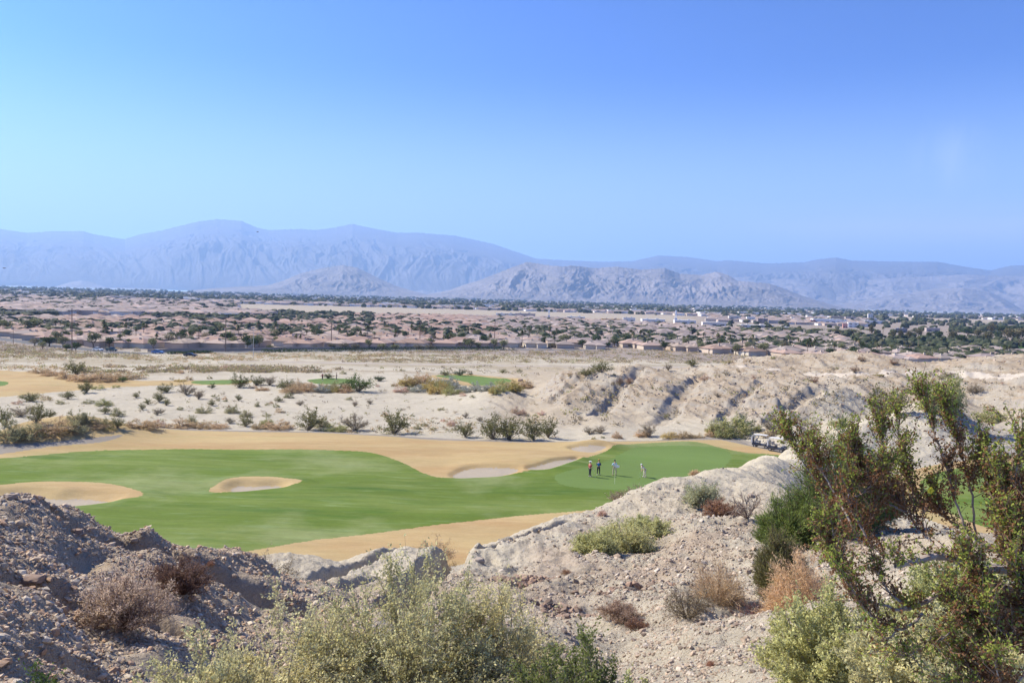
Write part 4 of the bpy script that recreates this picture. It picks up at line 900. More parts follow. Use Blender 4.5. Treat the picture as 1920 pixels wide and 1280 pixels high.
    near_plant('dead_shrub', 'smaller brown dead shrub right below the feathery one', 1194, 1160, 1196, 13.4, 44, [(.27, .16, .10), (.33, .2, .13), (.20, .12, .08)], ns=40, nt=12, nl=4, ll=.04, lw=.009, phimax=70, twl=.25, sr=.004, twig_r=.0026, stemcol=(.24, .15, .11))
    for i, (px, py, w, h, lab) in enumerate(((1060, 1076, 26, 8, 'flat rusty tuft on the pale earth above the saltbushes'), (1130, 968, 16, 12, 'pinkish tuft on the ridge crest beside the dry fairway edge'), (1332, 1250, 14, 12, 'dark brown tuft at the bottom of the bare slope'), (395, 1060, 14, 8, 'orange tuft on the dark stony crest'), (900, 1170, 24, 10, 'rusty tuft among the pebbles behind the saltbushes'))):
        x, y, z = hits(px, py, 4, 70)
        r = math.hypot(x[0], y[0]); f, s = plant(900+i, R=w/2/FPX*r, Ht=h/FPX*r, ns=40, nt=8, nl=3, ll=h/FPX*r*.35, lw=h/FPX*r*.06, kind='rust' if i != 1 else 'pink', phimax=80, sr=h/FPX*r*.01, twig_r=h/FPX*r*.01)
        o = link('dry_grass_tuft', None, None, (x[0], y[0], z[0])); f.build('foliage', M['leaf'], o); s.build('stems', M['twig'], o); tag(o, lab, 'grass tuft')

# the creosote bush reaching in on the right: limbs given by photo point and distance
def P3(px, py, r): return ray(px, py)*r
def build_creosote():
    rng = np.random.default_rng(77)
    root = P3(2060, 1330, 3.3); root[2] = float(H(root[:1], root[1:2])[0])
    limbs = [[(2060, 1330, 3.3), (2010, 1180, 3.3), (1960, 1085, 3.2), (1884, 1067, 3.1), (1837, 1066, 3.05), (1806, 1057, 3.0), (1787, 1047, 3.0), (1753, 1043, 2.95), (1712, 1053, 2.9), (1681, 1060, 2.85)],
             [(2040, 1260, 3.4), (1960, 1130, 3.2), (1875, 1098, 3.1), (1812, 1099, 3.05), (1765, 1108, 3.0), (1740, 1125, 3.0), (1708, 1138, 2.95), (1687, 1143, 2.9)],
             [(1796, 1050, 3.0), (1770, 1030, 3.1), (1735, 1005, 3.2), (1700, 960, 3.3), (1665, 900, 3.4), (1655, 840, 3.4), (1650, 792, 3.4)],
             [(1960, 1085, 3.2), (1860, 1030, 3.4), (1790, 982, 3.5), (1759, 962, 3.5), (1731, 950, 3.5), (1705, 905, 3.5), (1690, 850, 3.5), (1680, 765, 3.5)],
             [(1810, 990, 3.4), (1792, 940, 3.4), (1778, 880, 3.4), (1755, 820, 3.4), (1735, 770, 3.4), (1727, 732, 3.4)],
             [(1830, 1010, 3.5), (1822, 930, 3.5), (1805, 860, 3.5), (1785, 800, 3.5), (1768, 752, 3.5)],
             [(1870, 1030, 3.4), (1862, 960, 3.4), (1850, 900, 3.4), (1840, 832, 3.4)],
             [(1745, 1045, 2.95), (1690, 1050, 3.1), (1637, 1028, 3.2), (1587, 990, 3.3), (1550, 930, 3.4), (1515, 880, 3.4), (1482, 830, 3.4), (1470, 805, 3.4)],
             [(1610, 1010, 3.25), (1580, 950, 3.3), (1545, 890, 3.35), (1530, 850, 3.35), (1512, 842, 3.4)],
             [(1637, 1028, 3.2), (1600, 960, 3.2), (1590, 920, 3.2), (1600, 880, 3.2)],
             [(1687, 1143, 2.9), (1620, 1120, 2.9), (1580, 1070, 2.9), (1555, 1030, 2.9), (1540, 1000, 2.9)],
             [(1700, 1140, 2.9), (1660, 1100, 2.9), (1640, 1060, 2.9)],
             [(1990, 1150, 3.3), (1930, 1020, 3.3), (1905, 940, 3.3), (1908, 870, 3.3), (1918, 820, 3.3)],
             [(1960, 1085, 3.2), (1900, 1000, 3.3), (1880, 930, 3.3), (1870, 880, 3.3)],
             [(2020, 1200, 3.2), (1950, 1150, 3.1), (1880, 1140, 3.0), (1820, 1160, 2.9), (1760, 1200, 2.8), (1700, 1230, 2.8)],
             [(2040, 1280, 3.2), (1960, 1230, 3.0), (1900, 1210, 2.9), (1860, 1200, 2.9), (1830, 1130, 2.9)],
             [(1940, 1230, 3.0), (1900, 1290, 2.9), (1850, 1310, 2.8), (1790, 1290, 2.8)],
             [(2050, 1250, 3.4), (1960, 1060, 3.5), (1900, 960, 3.5), (1885, 890, 3.5)], [(2050, 1260, 3.2), (1950, 1120, 3.2), (1915, 1040, 3.2), (1890, 970, 3.2)], [(2060, 1300, 3.1), (1990, 1200, 3.0), (1930, 1120, 3.0), (1900, 1060, 3.0)], [(2000, 1290, 3.0), (1930, 1190, 3.0), (1870, 1150, 3.0), (1850, 1100, 3.0)],
             [(1730, 1150, 2.9), (1690, 1180, 2.8), (1640, 1160, 2.8), (1600, 1110, 2.8), (1575, 1070, 2.8)], [(1700, 960, 3.3), (1640, 930, 3.3), (1610, 880, 3.3), (1600, 840, 3.3)],
             [(2050, 1300, 3.3), (1975, 1000, 3.4), (1950, 900, 3.4), (1945, 830, 3.4)]]
    mS = MB(); tw_b, tw_d, tw_g = [], [], []
    paths = [np.array([P3(*q) for q in L]) for L in limbs]; paths[0][0] = root; NL0 = len(paths)
    for j in range(2, NL0):
        Pc = resample(paths[j], False, 5)
        for q in range(3 if j in (10, 11, 12, 14, 15, 16) or j > 17 else 1):
            i = int(rng.uniform(.2, .66)*(len(Pc)-2)); d = unit(Pc[i+1]-Pc[i]); d = unit(d*.5+rng.normal(size=3)*np.array([.8, .45, .45])+np.array([0, 0, .45])); Lq = rng.uniform(.07, .17)
            qx, qy = project(*(Pc[i]+d*Lq))
            if qx < 1490 or qy < 830 or (1565 < qx < 1740 and 975 < qy < 1160): continue
            paths.append(np.array([Pc[i], Pc[i]+d*Lq*.4+rng.normal(size=3)*.01, Pc[i]+d*Lq*.75+np.array([0, 0, .02]), Pc[i]+d*Lq+np.array([0, 0, .05])]))
    for j, P in enumerate(paths):
        Pc = resample(P, False, 5); n = len(Pc)
        Pc += np.stack([gnoise(np.arange(n)*.7+j*9, np.zeros(n), 3), gnoise(np.arange(n)*.7+j*9, np.ones(n)*5, 4), gnoise(np.arange(n)*.7+j*9, np.ones(n)*9, 5)], -1)*.006
        r0 = {0: .020, 1: .013}.get(j, .0048 if j < NL0 else .0026); r1 = {0: .009, 1: .006}.get(j, .0015)
        rad = np.linspace(r0, r1, n)*(1+.12*gnoise(np.arange(n)*1.3, np.ones(n)*j, 8))
        mS.add(*tubes(Pc[None], rad[None], 8, (.36, .29, .255)))
        seg = np.linalg.norm(np.diff(Pc, axis=0), axis=1).sum()
        dens = (22 if j < 2 else 112) if j < NL0 else 150
        m = int(seg*dens)
        t = rng.uniform(.12 if j > 1 else .3, 1., m)**.8; tf = t*(n-1); i0 = np.minimum(tf.astype(int), n-2)
        b = Pc[i0]+(Pc[i0+1]-Pc[i0])*(tf-i0)[:, None]; d = unit(Pc[i0+1]-Pc[i0])
        td = unit(d*.9+np.array([0, 0, .8])+rng.normal(size=b.shape)*.48)
        kk = gnoise(t*7+j*3.1, np.ones(m)*j*1.7, 19) > -.28-.5*rng.random(m); b, td, t = b[kk], td[kk], t[kk]; m = len(t); tw_b.append(b); tw_d.append(td*((.022+.13*rng.beta(1.4, 2.6, m))*(1 if j > 1 else .9))[:, None]); 
        low = 1-smooth(.35, .95, t); tw_g.append(np.clip(1-low+rng.normal(size=m)*.22, 0, 1)*(1 if j not in (14, 15) else .9))
    b = np.concatenate(tw_b); d = np.concatenate(tw_d); g = np.concatenate(tw_g)
    mS.add(*tubes(np.stack([b, b+d*.5+rng.normal(size=b.shape)*.006, b+d], 1), np.broadcast_to(np.array([.0022, .0016, .0008]), (len(b), 3)), 3, (.26, .17, .12)))
    # side shoots off the twigs
    k = rng.integers(0, len(b), int(len(b)*2.4)); b2 = b[k]+d[k]*rng.uniform(.3, .9, (len(k), 1)); d2 = unit(unit(d[k])+rng.normal(size=(len(k), 3))*.7)*rng.uniform(.03, .075, (len(k), 1)); g2 = g[k]
    mS.add(*tubes(np.stack([b2, b2+d2*.5, b2+d2], 1), np.broadcast_to(np.array([.0013, .001, .0006]), (len(b2), 3)), 3, (.26, .17, .12)))
    b = np.concatenate([b, b2]); d = np.concatenate([d, d2]); g = np.concatenate([g, g2])
    nl = 10; s = rng.uniform(.1, 1.05, (len(b), nl)); c = b[:, None]+d[:, None]*s[..., None]+rng.normal(size=(len(b), nl, 3))*.006; c = c.reshape(-1, 3)
    gg = np.repeat(g, nl); isg = rng.random(len(c)) < gg*.78
    col = np.where(isg[:, None], pal_mix([(.27, .31, .055), (.38, .42, .09), (.18, .21, .05)], len(c), rng), pal_mix([(.23, .11, .05), (.31, .165, .085), (.15, .075, .035)], len(c), rng))
    keep = rng.random(len(c)) < np.where(isg, .92, .78)
    c, col = c[keep], col[keep]
    ax = rng.normal(size=c.shape)+np.array([0, 0, .4])
    mF = MB().add(*leaves(c, ax, rng.uniform(.009, .0155, len(c)), rng.uniform(.0055, .0085, len(c)), col, rng))
    o = link('creosote_bush', None, None, (root[0], root[1], root[2]))
    for nm, mb, mt in (('branches', mS, M['twig']), ('foliage', mF, M['leaf'])):
        mb.V = [v-root for v in mb.V]; mb.build(nm, mt, o)
    # one yellow flower
    q = P3(1745, 919, 3.3)-root; f = MB()
    for a in range(5):
        u = np.array([math.cos(a*1.257), 0, math.sin(a*1.257)])*.007
        f.ball(q+u, (.006, .003, .006), 6, 4, (.75, .60, .03))
    f.build('flower', M['paint'], o)
    tag(o, 'creosote bush with pale limbs, green tips and brown leaves reaching in at the right', 'bush')
# ------------------------------------------------------------------ stones
def ico(sub=0):
    p = (1+5**.5)/2
    V = [(-1, p, 0), (1, p, 0), (-1, -p, 0), (1, -p, 0), (0, -1, p), (0, 1, p), (0, -1, -p), (0, 1, -p), (p, 0, -1), (p, 0, 1), (-p, 0, -1), (-p, 0, 1)]
    F = [(0, 11, 5), (0, 5, 1), (0, 1, 7), (0, 7, 10), (0, 10, 11), (1, 5, 9), (5, 11, 4), (11, 10, 2), (10, 7, 6), (7, 1, 8), (3, 9, 4), (3, 4, 2), (3, 2, 6), (3, 6, 8), (3, 8, 9), (4, 9, 5), (2, 4, 11), (6, 2, 10), (8, 6, 7), (9, 8, 1)]
    V = [np.array(v)/math.sqrt(1+p*p) for v in V]
    for _ in range(sub):
        mid = {}; G = []
        def m(a, b):
            k = (min(a, b), max(a, b))
            if k not in mid:
                q = V[a]+V[b]; V.append(q/np.linalg.norm(q)); mid[k] = len(V)-1
            return mid[k]
        for a, b, c in F:
            x, y, z = m(a, b), m(b, c), m(c, a); G += [(a, x, z), (b, y, x), (c, z, y), (x, y, z)]
        F = G
    return np.array(V), np.array(F)
def stones(x, y, z, s, rng, sub=0, pal=((.30, .235, .185), (.36, .29, .235), (.24, .195, .165), (.40, .35, .30))):
    V0, F0_ = ico(sub); n = len(x); nv = len(V0)
    jit = 1+rng.normal(size=(n, nv, 1))*.24
    sc = rng.uniform(.6, 1.15, (n, 1, 3))*np.array([1, 1, .72])
    V = V0[None]*jit*sc
    a = rng.uniform(0, 2*np.pi, n); ca, sa = np.cos(a)[:, None], np.sin(a)[:, None]
    V = np.stack([V[..., 0]*ca-V[..., 1]*sa, V[..., 0]*sa+V[..., 1]*ca, V[..., 2]], -1)*s[:, None, None]
    V[..., 2] += V[..., 0]*rng.uniform(-.4, .4, (n, 1))
    V += np.stack([x, y, z+s*.18], -1)[:, None]
    F = (F0_[None]+np.arange(n)[:, None, None]*nv).reshape(-1, 3)
    P = np.array(pal); col = P[rng.integers(0, len(P), n)]*rng.uniform(.8, 1.15, (n, 1))
    return V.reshape(-1, 3), F, np.repeat(col, nv, 0)
def scatter(n, pxa, pxb, ra, rb, rng, power=1.0):
    px = rng.uniform(pxa, pxb, n); az = np.arctan((px-960)/FPX); t = rng.uniform(0, 1, n)**power
    r = ra*(rb/ra)**t; x = r*np.sin(az); y = r*np.cos(az); return x, y, r, px
def psize(n, lo, hi, k, rng): return lo*(1-rng.uniform(0, 1, n)*(1-(lo/hi)**k))**(-1/k)
def build_stones():
    rng = np.random.default_rng(21); mb = MB()
    x, y, r, px = scatter(70000, -250, 720, 3.2, 18.5, rng, .75)
    nz = fbm(x/1.1, y/1.1, 3, 91); k = (nz > -.35+.3*rng.random(len(x)))
    x, y, r = x[k], y[k], r[k]; s = psize(len(x), .009, .055, 1.9, rng)*np.clip(r/9, .7, 1.15)
    mb.add(*stones(x, y, H(x, y), s, rng, 0, ((.44, .345, .25), (.50, .395, .295), (.35, .275, .205), (.48, .41, .32), (.40, .27, .18))))
    tag(mb.build('loose_stones', M['stone']), kind='stuff')
    mb = MB()
    x, y, r, px = scatter(75000, 780, 1720, 6, 62, rng, .9)
    nz = fbm(x/3.2, y/3.2, 3, 93)+.25*np.exp(-((px-1250)/260)**2); k = nz > -.22+.45*rng.random(len(x))
    k &= rng.random(len(x)) > .6*smooth(32, 46, r); k &= ~((px < 1090) & (r > 22) & (rng.random(len(x)) < .75))
    x, y, r = x[k], y[k], r[k]; s = psize(len(x), .012, .075, 2.0, rng)*np.clip(r/16, .6, 1.5)
    z = H(x, y); k = z > -18.8
    mb.add(*stones(x[k], y[k], z[k], s[k], rng, 0, ((.37, .285, .21), (.42, .34, .26), (.30, .23, .17), (.46, .395, .32))))
    # along the rills, knots of brown stones
    for pts in ([(1105, 1118, 19.5), (1150, 1112, 20), (1190, 1106, 20.5), (1240, 1096, 21)], [(1060, 1135, 17), (1085, 1150, 15.5)], [(960, 1110, 21), (1010, 1095, 22)]):
        P = np.array([ray(a, b)[:2]*c for a, b, c in pts]); m = 170
        t = rng.uniform(0, len(P)-1.001, m); i = t.astype(int); q = P[i]+(P[i+1]-P[i])*(t-i)[:, None]+rng.normal(size=(m, 2))*.28
        mb.add(*stones(q[:, 0], q[:, 1], H(q[:, 0], q[:, 1]), psize(m, .04, .16, 2, rng), rng, 0, ((.28, .19, .14), (.33, .23, .17), (.22, .16, .12))))
    tag(mb.build('scattered_pebbles', M['stone']), kind='stuff')
    # the far slopes' rubble
    mb = MB(); x, y, r, px = scatter(5000, 960, 2000, 136, 262, rng)
    z = H(x, y); k = (z > -19.6) & (golf_mask(x, y) < .01); x, y, z = x[k], y[k], z[k]
    mb.add(*stones(x, y, z, psize(len(x), .10, .45, 2.2, rng), rng, 0, ((.36, .28, .22), (.30, .235, .19), (.42, .35, .29))))
    tag(mb.build('slope_rubble', M['stone']), kind='stuff')
    # rocks one can point at
    big = [(22, 934, 30, 'broken rock at the very top of the dark stony slope'), (48, 941, 24, 'second rock from the top of the dark stony slope'), (146, 1001, 36, 'flat pale rock lying on the dark slope below the crest'), (252, 1014, 22, 'rounded tan rock on the crest before the fairway'), (226, 1006, 18, 'small rounded rock on the crest beside the tan one'),
           (216, 1258, 30, 'dark brown rock near the bottom left bushes'), (440, 1080, 18, 'pale upright stone behind the reddish bush'), (102, 1182, 20, 'pale rock halfway down the dark slope'), (130, 1222, 24, 'flat rock left of the pink dead bush foot'), (172, 975, 14, 'small stone on the left crest line'), (300, 1118, 16, 'stone at the upper edge of the pink bush'),
           (60, 1090, 60, 'long smooth buried boulder on the left slope'), (160, 1112, 46, 'smooth tan slab beside the long buried boulder'), (332, 1210, 20, 'stone right of the pink dead bush foot'), (372, 1168, 18, 'stone between the pink bush and the saltbush'), (480, 1060, 14, 'stone on the crest beside the thin brown bush'), (12, 1150, 26, 'stone at the left edge of the dark slope'),
           (1062, 1157, 16, 'brown rock beside the right end of the saltbushes'), (1408, 930, 13, 'isolated round stone high on the pale ridge'), (1378, 962, 10, 'small stone near the leafless shrub'), (1562, 1032, 24, 'brown rock below the tall dark shrub'), (1066, 1190, 14, 'orange-brown stone at the saltbush edge'), (1122, 1198, 11, 'rusty stone on the lower bare slope'), (1382, 1172, 10, 'brown stone on the near pale bank'), (1330, 1252, 9, 'dark stone low on the near pale bank'),
           (898, 1054, 22, 'blocky clod of earth right of the deep gully'), (976, 715, 12, 'brown boulder standing beside the raised far green')]
    V0, F0_ = ico(2)
    for i, (px, py, w, lab) in enumerate(big):
        xx, yy, zz = hits(px, py, 4, 300); rr = math.hypot(xx[0], yy[0]); s = w*(.62 if py > 925 and px < 600 else 1)/2/FPX*rr
        d = V0; n = 1+.28*gnoise(d[:, 0]*1.6+i*7, d[:, 1]*1.6+d[:, 2]*1.9, i)+.12*gnoise(d[:, 0]*4+i, d[:, 2]*4+d[:, 1]*3, i+50)
        V = d*n[:, None]; V = np.sign(V)*np.minimum(np.abs(V), .82)*s*np.array([1.1, .9, .68 if w < 40 else .42])
        col = np.array([(.30, .24, .19), (.36, .30, .24), (.25, .18, .14)][i % 3])*(1+.15*gnoise(d[:, 0]*5, d[:, 1]*5, 3))[:, None]
        o = link('rock', new_mesh('rock', V, F0_, M['stone'], col, False), None, (xx[0], yy[0], zz[0]+s*.22), RNG.uniform(0, 6)); tag(o, lab, 'rock')
# ------------------------------------------------------------------ town
PINK = [(.33, .228, .18), (.37, .265, .21), (.29, .20, .155), (.35, .275, .225)]
TAUPE = [(.275, .225, .20), (.32, .265, .235), (.24, .20, .185), (.33, .25, .205)]
def hip(mb, cx, cy, w, d, z0, h, col, over=.55, rz=0., soffit=True):
    """hipped roof with eave thickness"""
    W, D = w/2+over, d/2+over; ax = W > D; rl = abs(W-D)
    r = [(-rl if ax else 0, 0 if ax else -rl), (rl if ax else 0, 0 if ax else rl)]
    B = [(-W, -D), (W, -D), (W, D), (-W, D)]
    V = [(x, y, z0) for x, y in B]+[(x, y, z0+.16) for x, y in B]+[(x, y, z0+.16+h) for x, y in r]
    V = np.array(V, float); cs, sn = math.cos(rz), math.sin(rz)
    V = np.stack([V[:, 0]*cs-V[:, 1]*sn+cx, V[:, 0]*sn+V[:, 1]*cs+cy, V[:, 2]], -1)
    Q = [(0, 3, 2, 1), (0, 1, 5, 4), (1, 2, 6, 5), (2, 3, 7, 6), (3, 0, 4, 7)]
    T = []
    if ax: Q += [(4, 5, 9, 8), (6, 7, 8, 9)]; T += [(5, 6, 9), (7, 4, 8)]
    else: Q += [(5, 6, 9, 8), (7, 4, 8, 9)]; T += [(4, 5, 8), (6, 7, 9)]
    mb.add(V, Q, col); mb.V.append(np.zeros((0, 3))); mb.C.append(np.zeros((0, 3)))
    mb.T.append(np.array(T)+mb.n-len(V))
def house_model(v, rng):
    """-> (walls, roof, windows, door) builders; the front faces -y"""
    w, d = [(14, 11), (12.5, 12), (15.5, 10), (12, 12.5)][v % 4]
    pal = (PINK if v < 4 else TAUPE); rc = pal[v % 4]
    wc = [(.50, .42, .34), (.46, .38, .31), (.54, .48, .40), (.44, .35, .28)][(v+v//4) % 4]
    wl, rf, wn, dr, ch = MB(), MB(), MB(), MB(), MB()
    wl.box((0, 0, 1.35), (w, d, 2.8), wc); hip(rf, 0, 0, w, d, 2.75, 1.75+.2*(v % 3), rc)
    sx = 1 if v % 2 else -1
    wl.box((sx*(w/2-3.6), -d/2-2.5, 1.38), (6.6, 5.2, 2.86), wc); hip(rf, sx*(w/2-3.6), -d/2-1.3, 6.6, 7.6, 2.78, 1.35, rc)
    if v % 3 != 1: wl.box((-sx*(w/2-3.2), d/2+1.8, 1.38), (5.6, 4, 2.86), wc); hip(rf, -sx*(w/2-3.2), d/2+.9, 5.6, 5.8, 2.78, 1.15, rc)
    for k in (-1, 0): wn.box((-sx*(w*.18+k*3.3), -d/2-.04, 1.5), (1.7, .10, 1.25), (.04, .05, .06))
    dr.box((sx*(w/2-3.6), -d/2-5.13, 1.12), (4.7, .10, 2.2), (.60, .56, .50))
    ch.box((sx*2.0, 1.2, 4.6), (.9, .7, 1.5), wc)
    return wl, rf, wn, dr, ch
_TF = plane_pt(*np.array([(-150, 613), (0, 633), (60, 641), (150, 650.5), (230, 655), (480, 655), (955, 650.5), (1100, 654), (1250, 656), (1400, 666), (1700, 682), (1950, 674)], float).T, -28.6)
def town_front(x):
    return np.interp(x, _TF[0], _TF[1])
def lots():
    """every house lot (x, y, row), front rows first"""
    out = []; rng = np.random.default_rng(3)
    yy = 17.; row = 0
    while yy < 900:
        for i, x in enumerate(np.arange(-900, 950, 17.6)):
            x0 = x+7*math.sin(row*1.7)+rng.uniform(-1.6, 1.6)
            f = town_front(x0); flat = np.interp(yy, [0, 400], [0, .75]); y0 = (f*(1-flat)+430*flat)+yy+5*math.sin(x0/70.)+rng.uniform(-1.5, 1.5)
            if abs(x0)/y0 > .66: continue
            if (i+row*3) % 11 == 0: continue
            out.append((x0, y0, row, i))
        row += 1; yy += 23 if row % 2 else 30
    return out
LAWN_PX = ((1590, 636), (1700, 634), (1930, 630), (2050, 632), (2050, 655), (1880, 652), (1700, 648), (1600, 644))
def in_lawn(x, y):
    px, py = project(x, y, np.full_like(x, -29.)); return (px > 1620) & (py < 656) & (py > 600)
def build_town():
    rng = np.random.default_rng(31)
    L = np.array(lots()); x, y = L[:, 0], L[:, 1]; r = np.hypot(x, y)
    az = np.arctan2(x, y); pxl = 960+np.tan(az)*FPX
    lim = np.interp(pxl, [0, 440, 700, 1000, 1300, 1600, 1920], [820, 900, 1180, 1250, 1050, 800, 680])
    k = (r < lim) & (np.abs(pxl-960) < 1050) & ~in_lawn(x, y)
    # visible past the hills in front?
    L, x, y, r, pxl = L[k], x[k], y[k], r[k], pxl[k]
    hidden = (pxl > 1330) & (y < np.interp(pxl, [1330, 1420, 1700, 1780, 1920], [0, 430, 430, 470, 480]))
    L, x, y, r, pxl = L[~hidden], x[~hidden], y[~hidden], r[~hidden], pxl[~hidden]
    z = base_h(x, y)
    pinkish = (pxl < 900+120*gnoise(r/90, pxl/200, 2)) | ((pxl > 1180) & (r < 520+40*gnoise(pxl/90, r/50, 4)) & (rng.random(len(x)) < .75)); pinkish &= rng.random(len(x)) < .95
    order = np.argsort(r); near = order[:286]; far = order[286:]
    models = {}
    for v in range(8):
        wl, rf, wn, dr, ch = house_model(v, rng)
        models[v] = (wl.mesh('walls', M['stucco']), rf.mesh('roof', M['roof']), wn.mesh('window', M['glass']), dr.mesh('garage_door', M['paint']), ch.mesh('chimney', M['stucco']))
    rows = {}
    for i in near: rows.setdefault(int(L[i, 2]), []).append(i)
    for rw, ids in rows.items():
        ids.sort(key=lambda i: pxl[i])
        for n, i in enumerate(ids):
            v = (int(rng.integers(0, 4)))+(0 if pinkish[i] else 4)
            rz = (math.pi if rw % 2 == 0 else 0)+rng.uniform(-.12, .12)+.25*math.sin(x[i]/110)
            if rng.random() < .3: rz += math.pi/2
            o = link('house', None, None, (x[i], y[i], z[i]-.05), rz, rng.uniform(.92, 1.08))
            wl, rf, wn, dr, ch = models[v]
            link('wall', wl, o); ro = link('roof', rf, o); link('window', wn, o); link('garage_door', dr, o); link('chimney', ch, ro)
            tag(o, f"{'pink' if pinkish[i] else 'taupe'} tile-roofed house, {ordinal(n)} from the left in the {ordinal(rw)} row of the estate", 'house', 'single-storey houses of the desert estate')
    mb = MB(); mw = MB()
    for i in far:
        c = np.array((PINK if pinkish[i] else TAUPE)[int(rng.integers(0, 4))])*rng.uniform(.85, 1.12)
        w, d = rng.uniform(11, 15), rng.uniform(9, 12); rz = rng.uniform(-.2, .2)+(math.pi/2 if rng.random() < .3 else 0)
        mb.box((x[i], y[i], z[i]+1.4), (w, d, 2.9), (.48, .40, .33), rz); hip(mb, x[i], y[i], w, d, z[i]+2.85, rng.uniform(1.6, 2.3), c, rz=rz)
        if rng.random() < .7:
            a = rng.uniform(0, 6.28); hip(mb, x[i]+6*math.cos(a), y[i]+6*math.sin(a), 7, 6, z[i]+2.7, 1.3, c, rz=rz)
    o = mb.build('distant_rooftops', M['roof']); tag(o, 'mass of tile-roofed houses receding behind the first rows', kind='stuff')
    return x[near], y[near]

# ---- trees
def crown_mesh(name, kind, seed, W=1., Hh=.8, z0=.35, n=900, ls=.10, lobes=9):
    rng = np.random.default_rng(seed)
    c = rng.normal(size=(lobes, 3)); c = unit(c)*rng.uniform(.25, .8, (lobes, 1))*np.array([.32*W, .32*W, .30*Hh]); c[:, 2] += z0+Hh*.5
    rad = rng.uniform(.14, .26, lobes)*W
    k = rng.integers(0, lobes, n); d = unit(rng.normal(size=(n, 3)))*(rng.uniform(.55, 1.05, (n, 1)))
    p = c[k]+d*rad[k][:, None]*np.array([1, 1, .85])
    tone = rng.uniform(.75, 1.2, lobes)[k]
    V, F, Cc = leaves(p, d*.3+rng.normal(size=(n, 3)), ls*rng.uniform(.6, 1.3, n), ls*.7*rng.uniform(.6, 1.2, n), pal_mix(kind, n, rng, tone), rng)
    return new_mesh(name, V, F, M['leafmid'], Cc)
def trunk_mesh(seed, h=.5, r=.03, forks=4, spread=.28, col=(.16, .12, .09)):
    rng = np.random.default_rng(seed); mb = MB()
    P = np.array([[(0, 0, -.02), (.01, 0, h*.3), (0, .01, h*.55)]]); mb.add(*tubes(P, np.array([[r*1.2, r, r*.8]]), 6, col))
    a = np.arange(forks)*2*np.pi/forks+rng.uniform(0, 1)
    E = np.stack([np.stack([0*a, 0*a+.01, 0*a+h*.5], -1), np.stack([np.cos(a)*spread*.5, np.sin(a)*spread*.5, 0*a+h*.9], -1), np.stack([np.cos(a)*spread, np.sin(a)*spread, 0*a+h*1.35], -1)], 1)
    mb.add(*tubes(E, np.broadcast_to(np.array([r*.7, r*.5, r*.2]), (forks, 3)), 5, col))
    return mb.mesh('trunk', M['twig'])
def palm_meshes(seed, fan=True):
    rng = np.random.default_rng(seed); tr = MB(); k = 6; t = np.linspace(0, 1, k)
    P = np.stack([.012*np.sin(t*3), 0*t, t*.84], -1)[None]; tr.add(*tubes(P, (.022-.008*t)[None], 6, (.20, .15, .11)))
    cr = MB(); nf = 34; a = rng.uniform(0, 2*np.pi, nf); el = rng.uniform(-.9, 1.25, nf); Lf = rng.uniform(.14, .21, nf)
    s = np.linspace(0, 1, 5); dr_ = (.25+.5*np.cos(el))[:, None]*s**2*Lf[:, None]*.7
    X = (np.cos(el)[:, None]*s*Lf[:, None])
    P = np.stack([X*np.cos(a)[:, None], X*np.sin(a)[:, None], .84+np.sin(el)[:, None]*s*Lf[:, None]-dr_], -1)
    side = np.stack([-np.sin(a), np.cos(a), 0*a], -1)[:, None]*(np.array([.004, .022, .034, .028, .004])[None, :, None]); dz = np.array([0, 0, -.012])
    V = np.stack([P-side+dz, P, P+side+dz], 2); idx = np.arange(nf*15).reshape(nf, 5, 3)
    F = np.concatenate([np.stack([idx[:, :-1, j], idx[:, :-1, j+1], idx[:, 1:, j+1], idx[:, 1:, j]], -1).reshape(-1, 4) for j in (0, 1)])
    col = np.where((el < -.35)[:, None], [(.26, .19, .11)], [(.10, .12, .045)])*rng.uniform(.8, 1.2, (nf, 1))
    cr.add(V.reshape(-1, 3), F, np.repeat(col, 15, 0))
    sk = leaves(np.stack([rng.normal(size=60)*.02, rng.normal(size=60)*.02, rng.uniform(.70, .83, 60)], -1), np.tile([0., 0, -1], (60, 1)), .06, .03, np.tile([.24, .18, .11], (60, 1)), rng)
    cr.add(*sk)
    return tr.mesh('trunk', M['twig']), cr.mesh('crown', M['leafmid'])
